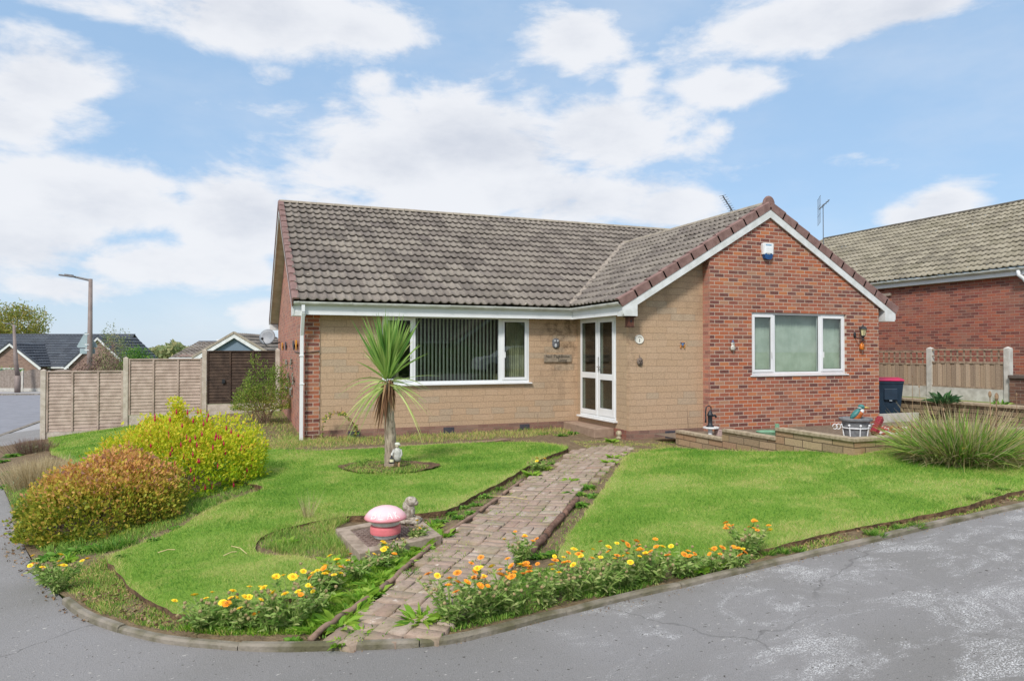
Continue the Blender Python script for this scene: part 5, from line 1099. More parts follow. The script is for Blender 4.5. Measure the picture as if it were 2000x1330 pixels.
for i in range(95):
    d = sphere_dirs(1)[0]
    if d[0]*sY+d[1]*cY > .4: d[1] *= -1
    p = Vector(c)+Vector((d[0]*.94, d[1]*.88, abs(d[2])*1.0+.04))
    if f0 is None: f0 = fm.build('flower', m_red, fs)
    else: f1 = f0.copy(); COL.objects.link(f1); f0, f1 = f0, f1
    q = f0 if i == 0 else f1; 
    if i == 0: base0 = Vector(ORI[fs.name]); me = q.data; a = np.empty(len(me.vertices)*3, np.float32); me.vertices.foreach_get('co', a); a = a.reshape(-1, 3)+np.array(base0, np.float32); me.vertices.foreach_set('co', a.ravel())
    q.parent = fs; q.location = p-base0; q.scale = (1.15,)*3
# bush at the house corner
c = atY(512, 800, 16.2); z = float(T(c.x, c.y)); c = (c.x, c.y, z)
ob = shrub('corner_bush', 'leggy green and yellow bush with bare stems at the left corner of the bungalow', 'shrub', (c[0], c[1], z+.35), (.62, .55, .78), 7000, m_ol, .045, .5, .45, 20, lambda P, d, hz, n: .12+.5*rng.uniform(0, 1, n)*(1.3-.8*np.clip(hz, 0, 1)), inner=.5)
m = MB()
for i in range(34):
    a = random.uniform(0, 6.28); h = random.uniform(.5, 1.); r_ = random.uniform(.2, .75); m.tube([(c[0]+random.uniform(-.2, .2), c[1]+random.uniform(-.2, .2), z), (c[0]+math.cos(a)*r_*.5, c[1]+math.sin(a)*r_*.5, z+h*.6), (c[0]+math.cos(a)*r_, c[1]+math.sin(a)*r_, z+h)], [.008, .006, .003], 5, cap=False)
m.build('bare_stems', simple('pale_stem', 'a58f78', '84705c', 30, .9), ob)
# lavender and border plants on the left
for px, py, r_, h, n, mt, nm, lab in ((75, 950, .34, .42, 1500, m_dry, 'lavender', 'clump of pale dried lavender stalks behind the orange shrub'), (42, 945, .25, .30, 700, m_dry, 'lavender', 'smaller dried lavender clump at the pavement edge'), (100, 935, .26, .38, 800, m_dry, 'lavender', 'dried lavender clump nearest the lawn strip'),
                                   (66, 885, .34, .34, 900, m_brn, 'lavender', 'grey brown faded lavender by the end of the fence')):
    c = G(px, py, 0); o = thing(nm, lab, 'lavender', tuple(c)); P = np.array([tuple(c)]*n)+np.stack([rng.normal(0, r_*.45, n), rng.normal(0, r_*.45, n), np.zeros(n)], 1)
    D = np.stack([(P[:, 0]-c.x)*1.4, (P[:, 1]-c.y)*1.4, np.ones(n)*.9], 1)+rng.normal(0, .18, (n, 3)); V, F = blades(P, D, rng.uniform(.6, 1.1, n)*h, .007, .02, 3)
    npm('stalks', V, F, mt, o, tint=rep(rng.uniform(.3, 1, n), 3)); tip = P+unit(D)*h
    P2 = P[:600]+rng.normal(0, .05, (600, 3)); P2[:, 2] = c.z+rng.uniform(0, .18, 600); V, F = leaves(P2, rng.normal(size=(600, 3))+[0, 0, 1], .05, .010); npm('foliage', V, F, leafmat('silver_green_leaf', [(0, '71805e'), (1, 'a3ac8a')]) if 'silver_green_leaf' not in bpy.data.materials else bpy.data.materials['silver_green_leaf'], o, tint=rng.uniform(0, 1, 600))
# ------------------------------------------------------------------ cordyline
pb = G(763, 914, .06); o = thing('cordyline_palm', 'cordyline palm with spiky green crown and brown dead skirt on the left lawn', 'palm tree', tuple(pb))
dep = pb.x*sY+pb.y*cY; ct = atY(757, 745, dep); ct.z = ct.z
m = MB(); n = 26; pts = [Vector((pb.x+(ct.x-pb.x)*t_+.012*math.sin(t_*5), pb.y+(ct.y-pb.y)*t_, pb.z-.03+(ct.z-pb.z+.03)*t_)) for t_ in np.linspace(0, 1, n)]
m.tube(pts, [.105 if i == 0 else (.092-.0013*i+.004*math.sin(i*2.1)) for i in range(n)], 14)
mt, t, bs = newmat('palm_bark'); co = t.add('ShaderNodeTexCoord').outputs['Object']; mp_ = t.add('ShaderNodeMapping'); mp_.inputs['Scale'].default_value = (1, 1, .28); t.l.new(co, mp_.inputs[0])
nn = t.noise(34, 5, mp_.outputs[0], .6, .6); t.l.new(t.ramp(nn, [(.3, lin('6f6254')), (.5, lin('9d8f7e')), (.7, lin('b9ab98'))]), bs.inputs[0]); bs.inputs['Roughness'].default_value = .95; bump(t, bs, nn, 1., .02)
m.build('trunk', mt, o, smooth=True)
cc_ = np.array(tuple(ct))
def crownleaves(n, elev, L, droop, w, top=.0):
    az_ = rng.uniform(0, 2*np.pi, n); e = np.radians(elev[0]+(elev[1]-elev[0])*rng.uniform(0, 1, n)); D = np.stack([np.cos(az_)*np.cos(e), np.sin(az_)*np.cos(e), np.sin(e)], 1)
    P = cc_+D*.04+np.array([0, 0, top])+rng.normal(0, .015, (n, 3)); return blades(P, D, rng.uniform(.7, 1.05, n)*L, w, droop*rng.uniform(.5, 1.6, n), 6, .55)
mg = leafmat('cordyline_leaf', [(0, '578640'), (.4, '88b056'), (.8, 'bacb78'), (1, 'd0d88c')], .35, .35, 3, .2)
pts_ = []
for n_, el_, L_, dr_, w_, tp_, lo, hi in ((150, (58, 90), .90, .03, .040, .05, 0, .7), (28, (32, 60), .80, .16, .032, .02, .25, .9), (20, (-5, 25), .80, .40, .026, -.02, .5, 1.0), (16, (-35, -5), .66, .60, .026, -.04, .6, 1.)):
    V, F = crownleaves(n_, el_, L_, dr_, w_, tp_); pts_.append((V, F, rep(rng.uniform(lo, hi, n_), 6)))
V, F, tn = join(pts_); npm('green_leaves', V, F, mg, o, tint=tn)
n_ = 150; az_ = rng.uniform(0, 2*np.pi, n_); P = cc_+np.stack([np.cos(az_)*.07, np.sin(az_)*.07, rng.uniform(-.16, .03, n_)], 1); D = np.stack([np.cos(az_)*.16-.06, np.sin(az_)*.16, -np.ones(n_)], 1)+rng.normal(0, .06, (n_, 3))
V, F = blades(P, D, rng.uniform(.25, .62, n_)*np.where(np.cos(az_) < 0, 1., .55), .026, .0, 5, .8); npm('dead_leaves', V, F, leafmat('dead_palm_leaf', [(0, '5f4433'), (.4, '84604a'), (.75, 'a98663'), (1, 'c4a67e')], .2, .7, 4, .2), o, tint=rep(rng.uniform(0, 1, n_), 5))
# soil ring round the palm
hc = G(758, 915, .05); m = MB(); K = 40
def ring_z(u, v): return T(u, v)+.066+.014*np.sin(u*9)*np.cos(v*8)
rp = [(hc.x+.70*math.cos(a)*cY*(1+.08*math.sin(3*a))+.50*math.sin(a)*sY, hc.y-.70*math.cos(a)*sY+.50*math.sin(a)*cY) for a in np.linspace(0, 2*math.pi, 36)[:-1]]
so_ = sheet('palm_bed_soil', rp, lambda u, v: T(u, v)+.084+.03*np.clip(.5-np.hypot(u-hc.x, v-hc.y), 0, 1)+.012*np.sin(u*19)*np.cos(v*17), .07, m_soil2)
# ------------------------------------------------------------------ low plants
def plant(name, kind, n=70, L=.16, W=.04, mat=m_gr, h=.1, up=.8, cat='plant', lab='', droop=.3):
    o = thing(name, lab, cat); az_ = rng.uniform(0, 6.28, n); D = np.stack([np.cos(az_), np.sin(az_), rng.uniform(.25, 1.6, n)*up], 1)
    P = np.stack([np.cos(az_)*.015, np.sin(az_)*.015, np.full(n, .0)], 1)*rng.uniform(0, 3, (n, 1)); V, F = blades(P, D, rng.uniform(.5, 1.1, n)*L, W, droop, 3, .35)
    npm('foliage', V, F, mat, o, tint=rep(rng.uniform(0, 1, n), 3)); return o
mo = simple('orange_petal', 'ffb034', 'fa9a20', 60, .6); my = simple('yellow_petal', 'ffe83a', 'fbdc28', 60, .6); mc = simple('flower_centre', 'b9751c', '9c5f18', 60, .8); mcy = simple('yellow_centre', 'e0a818', 'c99410', 60, .8); mdead = simple('withered_flower', 'a8976e', '86744f', 60, .9)
def fl_mesh(col, cen, r=.027):
    m = MB()
    for ring, (n, rr, zz) in enumerate(((17, 1., .0), (13, .72, .005))):
        for i in range(n):
            a = 2*math.pi*i/n+ring*.2; w = .16; r1 = r*rr*random.uniform(.9, 1.08)
            m.add([(.3*r*math.cos(a-w), .3*r*math.sin(a-w), zz), (.3*r*math.cos(a+w), .3*r*math.sin(a+w), zz), (r1*math.cos(a+w*.9), r1*math.sin(a+w*.9), zz+.004), (r1*1.06*math.cos(a), r1*1.06*math.sin(a), zz+.003), (r1*math.cos(a-w*.9), r1*math.sin(a-w*.9), zz+.004)], [(0, 1, 2, 3, 4)], 0)
    m.lathe((0, 0, 0), [(.36*r, -.002), (.36*r, .008), (.2*r, .011)], 10, 1)
    me = bpy.data.meshes.new('flower'); me.from_pydata(m.v, [], m.f); me.materials.append(col); me.materials.append(cen); me.polygons.foreach_set('material_index', m.m); return me
FMO, FMY = [fl_mesh(mo, mc), fl_mesh(mo, mcy, .024)], [fl_mesh(my, mcy), fl_mesh(my, mcy, .023)]
dm = MB(); dm.lathe((0, 0, 0), [(.004, -.012), (.012, -.004), (.013, .004), (.006, .012)], 8); DM = bpy.data.meshes.new('withered_head'); DM.from_pydata(dm.v, [], dm.f); DM.materials.append(mdead)
def marigold(flowers, h=.3, spread=.22, nst=26, leafn=420, dead=10, mat=m_gr, L=.075):
    o = thing('marigold_plant', '', 'marigold'); m = MB(); LP = []; LD = []; tips = []
    for i in range(nst):
        a = random.uniform(0, 6.28); r_ = spread*math.sqrt(random.uniform(.0, 1)); hh = h*random.uniform(.55, 1.0); e = Vector((math.cos(a)*r_, math.sin(a)*r_, hh)); mid = Vector((e.x*.45, e.y*.45, hh*.5)); b = Vector((e.x*.15, e.y*.15, 0))
        m.tube([b, mid, e], [.004, .0035, .002], 4, cap=False); tips.append(e)
        for k in range(leafn//nst):
            t_ = random.uniform(0.02, .9); p = (b.lerp(mid, t_*2) if t_ < .5 else mid.lerp(e, t_*2-1)); LP.append(tuple(p)); LD.append((random.gauss(0, 1), random.gauss(0, 1), random.uniform(-.1, .9)))
    m.build('stems', m_stem, o); P = np.array(LP); n = len(P); V, F = blades(P, np.array(LD), rng.uniform(.55, 1.2, n)*L, L*.30, .25, 3, .3); npm('foliage', V, F, mat, o, tint=rep(np.clip(rng.uniform(0, 1, n), 0, 1), 3))
    tips.sort(key=lambda e: -e.z); k = 0
    for col in flowers:
        e = tips[k % len(tips)]; k += 1; me = random.choice(FMO if col == 'o' else FMY); f = bpy.data.objects.new('flower', me); COL.objects.link(f); f.parent = o; f.location = e; f.rotation_euler = (random.uniform(-.25, .75), random.uniform(-.4, .4), random.uniform(0, 6)); s_ = random.uniform(.62, 1.08); f.scale = (s_, s_, s_)
    for i in range(dead):
        e = tips[(k+i) % len(tips)]; f = bpy.data.objects.new('withered_head', DM); COL.objects.link(f); f.parent = o; f.location = e+Vector((random.gauss(0, .015), random.gauss(0, .015), random.uniform(-.02, .01))); f.rotation_euler = (random.uniform(-.5, .5), random.uniform(-.5, .5), 0); f.scale = (.85,)*3
    return o
m_mg = leafmat('marigold_leaf', [(0, '5c8434'), (.4, '88aa52'), (.75, 'aac072'), (1, 'c6c48a')], .4, .65, 3, .2)
m_stem = simple('green_stem', '7f9a4c', '92a05c', 30, .7)
GO = 'orange marigolds along the right of the kerb'; GY = 'yellow marigolds on the left of the path'
MG = [(880, 1222, 'ooooy', .34, .24, 'orange marigold clump nearest the path mouth'), (935, 1212, 'oooooyo', .36, .24, 'marigold clump with the biggest orange head second from the path mouth'), (990, 1200, 'oooooooo', .34, .24, 'marigold clump crowded with orange heads beside the path'), (1062, 1186, 'ooyoo', .31, .22, 'marigold clump below the corner of the right lawn'), (1118, 1172, 'yyoyd'.replace('d', ''), .30, .22, 'marigold clump with two yellow heads by the kerb'),
      (1172, 1160, 'yyooyo', .31, .23, 'bushy marigold clump with mixed yellow and orange heads'), (1225, 1148, 'oyoooy', .32, .23, 'marigold clump among many withered brown heads'), (1278, 1138, 'oooyoo', .31, .22, 'marigold clump halfway along the right kerb'), (1335, 1128, 'ooo', .22, .20, 'low marigold clump with few orange heads'), (1392, 1116, 'o', .16, .18, 'low leafy marigold clump with one orange head'), (1462, 1092, 'ooooooo', .30, .17, 'last orange marigold clump on the right, standing alone'),
      (1440, 1112, 'oo', .16, .12, 'small marigold seedling clump beside the last big clump')]
for i, (px, py, fl, h, sp, lab) in enumerate(MG):
    o = marigold(fl+'yo'+fl[:2], h*.92, sp, 30, 560 if h > .2 else 260, 16 if h > .25 else 4, m_mg, .058); p = G(px, py, .02); p = p+Vector((sY, cY, 0))*.03; o['label'] = lab; o['group'] = GO; place(o, (p.x, p.y, float(T(p.x, p.y))+.01), random.uniform(0, 6))
MY = [(395, 1226, 'yyyy', .20, .17, 'yellow marigold clump farthest left along the lower kerb'), (470, 1224, 'yyyo', .22, .17, 'yellow marigold clump between two others on the lower kerb'), (530, 1230, 'yyyyo', .26, .18, 'yellow marigold clump second from the path mouth'), (625, 1160, 'yyyoo', .24, .17, 'tall yellow marigold clump above the path mouth'), (740, 1110, 'yyo', .16, .14, 'yellow marigold clump halfway between path mouth and manhole'), (90, 1135, 'yyo', .22, .16, 'yellow marigold clump spilling onto the pavement corner'), (1020, 1100, 'ooooy', .26, .17, 'orange marigold clump at the lower end of the log edging'), (432, 1222, 'yyyyy', .22, .20, 'yellow marigold clump at the bottom of the left lawn'), (572, 1226, 'yyyyyyyy', .32, .22, 'biggest yellow marigold clump left of the path mouth'), (612, 1200, 'oyyoy', .27, .18, 'yellow and amber marigold clump beside the lower path edge'), (648, 1150, 'yyy', .18, .16, 'yellow marigold clump behind the biggest one'), (700, 1130, 'yyo', .17, .15, 'yellow marigold clump in front of the manhole'), (770, 1088, 'yy', .15, .13, 'small yellow marigold clump between manhole and path'),
      (815, 1062, 'yy', .20, .12, 'yellow marigold clump at the right corner of the manhole'), (112, 1152, 'yyyyyy', .26, .20, 'yellow marigold clump at the left end of the kerb by the street corner'), (1052, 918, 'yyo', .17, .16, 'marigold clump on the far left of the path near the house'), (508, 1222, 'yo', .12, .12, 'tiny marigold in the grass by the kerb')]
for px, py, fl, h, sp, lab in MY:
    o = marigold(fl+('y' if len(fl) > 4 else ''), h, sp, 22, 380, 8, m_mg, .055); p = G(px, py, .03); o['label'] = lab; o['group'] = GY; place(o, (p.x, p.y, p.z-.02), random.uniform(0, 6))
# leafy rosettes and weeds
PR = [plant('leafy_weed', 0, 46, .13, .036, m_lime, lab='x', droop=.3), plant('leafy_weed', 0, 60, .10, .030, m_gr, lab='x', droop=.5), plant('leafy_weed', 0, 120, .10, .006, m_gr, lab='x', up=1.4, droop=.15)]
RS = [(664, 1222, 1.3, 0), (690, 1198, 1.1, 0), (700, 1170, 1.2, 0), (728, 1160, 1.1, 0), (722, 1140, 1.2, 0), (745, 1128, 1.1, 0), (762, 1112, 1.2, 0), (742, 1105, 1.1, 0), (785, 1100, 1.0, 0), (800, 1083, 1.2, 0), (820, 1072, 1.2, 0), (838, 1056, 1.2, 0), (862, 1048, 1.3, 0), (832, 1040, 1.0, 0), (640, 1170, 1.2, 0), (655, 1140, 1.1, 0), (660, 1110, 1.2, 0), (648, 1098, 1.0, 0), (690, 1110, .9, 1), (716, 1098, .9, 1), (735, 1090, .9, 1),
      (662, 1256, .7, 0), (575, 1250, .7, 1), (615, 1230, 1.1, 0), (822, 1215, 1.4, 0), (838, 1208, 1.0, 0), (708, 1236, .8, 0), (805, 1125, .9, 2), (855, 1120, .8, 2), (850, 1098, .8, 2), (735, 1210, .8, 1), (890, 1075, .7, 1), (1050, 1085, 1.1, 1), (1085, 1080, .9, 1), (1022, 1030, .6, 2), (1120, 965, 1.5, 1), (1148, 952, 1.5, 1), (1135, 985, 1.2, 1), (1160, 968, 1.2, 1), (1112, 940, 1.1, 0), (1190, 905, 1.1, 0), (1200, 895, 1.1, 0), (1212, 888, 1.0, 0), (1176, 922, .9, 1), (1040, 928, 1.2, 0), (1062, 915, 1.0, 0), (1078, 905, .9, 1), (1010, 945, .8, 2),
      (880, 1002, .9, 1), (905, 990, .9, 1), (930, 985, .8, 1), (860, 1018, 1.0, 1), (895, 1010, .8, 1), (920, 1000, .8, 1), (950, 968, .9, 1), (975, 955, .8, 2), (845, 1028, 1.0, 0), (1390, 1106, .9, 0), (1345, 1118, .9, 0), (1368, 1112, .9, 0), (1415, 1100, .9, 0), (1500, 1082, .9, 2), (1530, 1078, .8, 2), (1560, 1075, .7, 2), (1700, 1042, .9, 2), (1715, 1045, .8, 2), (1760, 1032, .9, 2), (1790, 1028, .8, 2), (1900, 985, .9, 2), (1940, 975, .8, 2), (1960, 965, .8, 1),
      (894, 868, 1.3, 1), (1120, 846, 1.4, 1), (1098, 850, 1.2, 1), (1060, 848, 1.1, 1), (1195, 862, 1.2, 0), (705, 912, 1.2, 2), (722, 905, 1.3, 1), (690, 918, 1.0, 1), (800, 918, .7, 2), (780, 905, .8, 2), (560, 1060, 1.0, 0), (300, 1062, .8, 1), (240, 1095, .9, 1), (110, 1085, 1.3, 1), (85, 1090, 1.1, 1), (150, 1075, 1.2, 1), (190, 1068, 1.1, 1), (130, 1095, 1.1, 0), (225, 1070, 1.3, 2), (250, 1062, 1.2, 2), (200, 1075, 1.3, 2), (420, 990, 1.1, 2), (450, 975, 1.0, 2), (400, 1000, 1.1, 2), (350, 1030, 1.0, 1),
      (1385, 884, 1.0, 1), (1450, 880, 1.4, 1), (1470, 882, 1.5, 1), (1492, 884, 1.4, 1), (1520, 884, 1.3, 1), (1545, 886, 1.4, 1), (1562, 886, 1.3, 1), (1600, 886, 1.4, 1), (1622, 884, 1.6, 1), (1640, 884, 1.3, 1), (1670, 876, 1.0, 1), (1700, 868, 1.2, 1), (1725, 864, 1.1, 1), (20, 925, 1.6, 1), (8, 900, 1.6, 1), (30, 890, 1.8, 1), (15, 950, 1.3, 1), (50, 1000, 1.4, 1)]
lawnp = [LRr, LLr]
for i, (px, py, s_, k) in enumerate(RS):
    p = G(px, py, .03); on = any(inpoly(np.array([[p.x, p.y]]), L_)[0] for L_ in lawnp); z = float(T(p.x, p.y))+(.065 if on else .02)
    lab = ['bright green broad leaved weed growing at the path and bed edges', 'low mid green weed growing in the bare soil', 'thin bladed green grass tuft growing at bed edges'][k]; g_ = ['broad leaved weeds', 'low soil weeds', 'grass tufts'][k]
    if i < 3 and False: pass
    dup(PR[k], (p.x, p.y, z), random.uniform(0, 6), lab, g_, s_*random.uniform(.85, 1.1))
for o in PR:
    for ch in list(o.children): bpy.data.objects.remove(ch)
    bpy.data.objects.remove(o)
# tall wispy grasses
def tuft(px, py, n, r_, h, w, mat, lab, name='grass_clump', cat='grass clump', lean=.6, dr=.3, lo=0, hi=1, dz=.02, seg=4, c=None):
    c = G(px, py, dz) if c is None else Vector(c); o = thing(name, lab, cat, tuple(c)); a = rng.uniform(0, 6.28, n); q = np.sqrt(rng.uniform(0, 1, n))*r_
    P = np.stack([c.x+np.cos(a)*q, c.y+np.sin(a)*q, np.full(n, c.z-.01)], 1); D = np.stack([np.cos(a)*q/r_*lean, np.sin(a)*q/r_*lean, np.ones(n)], 1)+rng.normal(0, .22, (n, 3))
    V, F = blades(P, D, rng.uniform(.55, 1.1, n)*h, w, dr*rng.uniform(.3, 1.5, n), seg); npm('blades', V, F, mat, o, tint=rep(rng.uniform(lo, hi, n), seg)); return o
tuft(0, 0, 60, .05, .30, .004, m_dry, 'two thin dry seed stalks at the edge of the overgrown bed', 'dry_stalks', 'grass stalks', .5, .05, c=G(600, 1010, .06))
cg = atY(1878, 900, 8.15); cg = Vector((cg.x, cg.y, 0)); cg.z = float(T(cg.x, cg.y))+.05
og = tuft(0, 0, 2300, .44, .74, .013, m_mix, 'large mound of long arching green and straw coloured grass on the right lawn', 'ornamental_grass', 'ornamental grass', 1.0, .36, 0, .75, c=cg, seg=6)
n_ = 900; a = rng.uniform(0, 6.28, n_); rr_ = rng.uniform(.1, .5, n_); P = np.stack([cg.x+np.cos(a)*rr_, cg.y+np.sin(a)*rr_, np.full(n_, cg.z)], 1); D = np.stack([np.cos(a)*rr_*1.9, np.sin(a)*rr_*1.9, np.ones(n_)], 1)+rng.normal(0, .25, (n_, 3))
V, F = blades(P, D, rng.uniform(.45, .86, n_), .009, rng.uniform(.0, .5, n_), 5); npm('straw_blades', V, F, m_dry, og, tint=rep(rng.uniform(.1, 1, n_), 5))
n_ = 2200; a = rng.uniform(0, 6.28, n_); P = np.stack([cg.x+np.cos(a)*.58*rng.uniform(.5, 1.15, n_), cg.y+np.sin(a)*.58*rng.uniform(.5, 1.15, n_), cg.z+rng.uniform(.0, .16, n_)], 1); D = np.stack([np.cos(a)*.8, np.sin(a)*.8, rng.uniform(-.3, .8, n_)], 1)
V, F = blades(P, D+rng.normal(0, .6, (n_, 3)), rng.uniform(.10, .26, n_), .007, .2, 3); npm('dead_thatch', V, F, leafmat('thatch_mix', [(0, '6f6048'), (.4, '94855f'), (.7, '8d9a58'), (1, 'b8a888')], .25), og, tint=rep(rng.uniform(0, 1, n_), 3))
m = MB()
for i, (px, py0, py1, r_) in enumerate(((1935, 895, 770, .010), (1942, 895, 775, .012), (1848, 870, 800, .006), (1780, 860, 735, .004), (1800, 850, 755, .004), (1985, 860, 770, .005))):
    p = atY(px, py0, 8.0); q = atY(px+random.uniform(-6, 6), py1, 8.0); m.tube([p, p.lerp(q, .5)+Vector((.01, 0, 0)), q], [r_, r_*.8, r_*.5], 6); m.ball(tuple(q), (r_*1.8, r_*1.8, r_*4), 5)
m.build('seed_stalks', simple('brown_stalk', 'a08468', '6f5644', 20, .9), og)
m = MB(); p = atY(1882, 876, 7.7); f = bpy.data.objects.new('flower', FMY[0]); COL.objects.link(f); f.parent = og; f.location = p-cg
# rough grass bed round the manhole, weeds below the windows, litter and moss: too many to count
def strip(name, lab, px_poly, n, h, w, mat, lo=0, hi=1, dr=.2, dz=.01, cat='weeds', spread=.35):
    poly = np.array(g2(px_poly, dz)); l_, h_ = poly.min(0), poly.max(0); Q = rng.uniform(l_, h_, (n*4, 2)); Q = Q[inpoly(Q, [tuple(x) for x in poly])][:n]; n = len(Q)
    P = np.column_stack([Q, T(Q[:, 0], Q[:, 1])+dz]); D = rng.normal(0, spread, (n, 3)); D[:, 2] = 1; cl = .5+.6*np.abs(np.sin(Q[:, 0]*5.3)*np.cos(Q[:, 1]*4.1))
    V, F = blades(P, D, rng.uniform(.4, 1.1, n)*h*cl, w, dr, 2); tag(npm(name, V, F, mat, tint=rep(rng.uniform(lo, hi, n), 2)), lab, cat, kind='stuff')
strip('rough_grass', 'long unmown grass in the bed left of the manhole', [(508, 1058), (560, 1032), (660, 1014), (700, 1010), (650, 1035), (700, 1085), (640, 1098), (546, 1082), (510, 1074)], 7000, .13, .005, m_mix, .1, .75, .25)
strip('rough_grass', 'mixed green weeds between the manhole and the path', [(700, 1090), (850, 1046), (800, 1095), (756, 1138), (670, 1195), (605, 1243), (560, 1245), (600, 1190), (650, 1150), (655, 1105)], 11000, .10, .008, m_lime, 0, 1, .3)
strip('wall_weeds', 'dry straggly weeds along the foot of the lounge wall', [(560, 858), (640, 852), (760, 846), (900, 842), (1020, 838), (1090, 836), (1130, 850), (1000, 856), (860, 864), (700, 872), (560, 880), (480, 880)], 9000, .17, .008, m_mix, .2, 1, .3)
strip('wall_weeds', 'taller tangled dry weeds by the corner pier', [(520, 862), (600, 850), (690, 845), (700, 860), (600, 874), (530, 880)], 1500, .38, .006, m_mix, .3, 1, .45, spread=.6)
strip('border_weeds', 'sparse weeds and moss in the soil left of the path', [(1110, 880), (1040, 912), (985, 946), (930, 972), (880, 1000), (830, 1012), (850, 1040), (868, 1040), (935, 995), (981, 962), (1020, 934), (1075, 910)], 7000, .055, .008, m_mix, 0, .65)
strip('border_weeds', 'sparse weeds in the soil right of the path', [(1225, 885), (1165, 962), (1115, 1030), (1090, 1090), (1035, 1088), (1068, 1048), (1130, 978), (1180, 925)], 5200, .055, .008, m_mix, .1, .8)
strip('border_weeds', 'sparse grass and dry bits along the right kerb', [(1515, 1070), (1600, 1046), (1760, 1016), (1870, 997), (2000, 961), (2040, 970), (1810, 1022), (1660, 1058), (1519, 1088)], 5200, .05, .007, m_mix, .1, .9)
strip('border_weeds', 'green and brown ground cover inside the left kerb', [(90, 1125), (200, 1085), (228, 1125), (262, 1160), (330, 1198), (440, 1203), (600, 1165), (640, 1150), (600, 1240), (520, 1248), (330, 1236), (200, 1203), (130, 1160)], 19000, .07, .007, m_mix, .0, .9)
strip('border_weeds', 'grassy fringe under the two shrubs', [(60, 1060), (100, 1100), (205, 1085), (300, 1050), (380, 1010), (430, 982), (510, 950), (480, 930), (300, 1000), (150, 1040)], 9000, .11, .007, m_mix, 0, .6)
strip('border_weeds', 'straw coloured weeds in front of the wing', [(1110, 862), (1236, 862), (1330, 862), (1400, 872), (1320, 876), (1226, 884), (1150, 876)], 4200, .05, .008, m_mix, .3, 1)
strip('border_weeds', 'low greenery among the marigolds along the right kerb', [(850, 1240), (940, 1225), (1142, 1172), (1326, 1132), (1519, 1086), (1500, 1070), (1400, 1090), (1240, 1112), (1100, 1112), (1000, 1120), (900, 1160), (860, 1200)], 14000, .09, .009, m_mix, 0, .6, .3)
strip('border_weeds', 'low greenery among the yellow marigolds on the left', [(350, 1236), (420, 1205), (560, 1175), (640, 1145), (690, 1090), (760, 1100), (700, 1170), (610, 1240), (520, 1248)], 14000, .085, .009, m_lime, 0, 1, .3)
strip('border_weeds', 'greenery in the bed along the left pavement', [(5, 950), (40, 930), (140, 905), (180, 915), (80, 960), (60, 1010), (40, 1050), (26, 1000)], 5000, .13, .009, m_mix, 0, .7, .3)
strip('border_weeds', 'rough grass at the foot of the side wall and corner bush', [(430, 880), (470, 868), (600, 856), (560, 800), (548, 775), (500, 790), (440, 830)], 5000, .15, .01, m_mix, .1, .9, .3)
strip('bed_weeds', 'weeds and grass in the round bed under the palm', [(672, 916), (690, 908), (730, 904), (790, 904), (840, 910), (820, 920), (760, 927), (700, 924)], 2600, .07, .008, m_mix, 0, .8, .2, .085)
def joints():
    n = 11000; P = np.array(PP); Q = rng.uniform(P.min(0), P.max(0), (n*3, 2)); Q = Q[inpoly(Q, PP)]; A = np.array(ax); B = np.array(sx_); r_ = Q-np.array(a0)
    s1 = r_@A; k = np.round(s1/.105-.5)+.5; c_ = r_@B; snap = rng.uniform(size=len(Q)) < .55
    Q = np.where(snap[:, None], np.array(a0)+A*(k*.105)[:, None]+B*c_[:, None], np.array(a0)+A*s1[:, None]+B*((np.round(c_/.21-(np.round(s1/.105) % 2)*.5+.5)-.5+(np.round(s1/.105) % 2)*.5)*.21)[:, None]); Q += rng.normal(0, .007, Q.shape)
    m_ = np.sin(Q[:, 0]*6.5+1)*np.cos(Q[:, 1]*5.2)+rng.normal(0, .5, len(Q)); Q = Q[m_ > .0][:n]; n = len(Q); Pz = np.column_stack([Q, T(Q[:, 0], Q[:, 1])+.035]); D = rng.normal(0, .5, (n, 3)); D[:, 2] = 1
    V, F = blades(Pz, D, rng.uniform(.012, .04, n), .009, .1, 2); tag(npm('joint_weeds', V, F, m_mix, tint=rep(rng.uniform(0, .8, n), 2)), 'moss and tiny weeds in the joints of the brick path', 'weeds', kind='stuff')
joints()
def litter(name, lab, pxpoly, n, mat, L, dz=.012):
    poly = g2(pxpoly, 0); P = np.array(poly); Q = rng.uniform(P.min(0), P.max(0), (n*5, 2)); Q = Q[inpoly(Q, poly)][:n]; n = len(Q); Pz = np.column_stack([Q, T(Q[:, 0], Q[:, 1])+dz]); D = rng.normal(0, 1, (n, 3)); D[:, 2] = rng.uniform(-.05, .25, n)
    V, F = leaves(Pz, D, rng.uniform(.4, 1.2, n)*L, rng.uniform(.3, .8, n)*L, .4); tag(npm(name, V, F, mat, tint=rng.uniform(0, 1, n)), lab, 'leaf litter', kind='stuff')
m_lit = leafmat('dead_leaf', [(0, '4c382b'), (.4, '7c6048'), (.8, 'a58a68'), (1, 'b59c7c')], .1, .8, 3, .2)
litter('leaf_litter', 'dead leaves scattered on the pavement at the street corner', [(10, 1010), (40, 1020), (70, 1090), (130, 1170), (190, 1215), (150, 1220), (60, 1150), (0, 1080)], 420, m_lit, .035)
litter('leaf_litter', 'dry leaves among the weeds by the left kerb', [(130, 1150), (230, 1130), (330, 1200), (500, 1235), (330, 1236), (180, 1200)], 380, m_lit, .035, .03)
litter('leaf_litter', 'brown debris along the foot of the kerb', [(200, 1214), (420, 1256), (620, 1262), (880, 1250), (1060, 1206), (1330, 1142), (1520, 1096), (1800, 1032), (1990, 990), (2000, 1000), (1520, 1112), (1060, 1222), (880, 1264), (620, 1278), (420, 1270)], 900, m_lit, .014, .006)
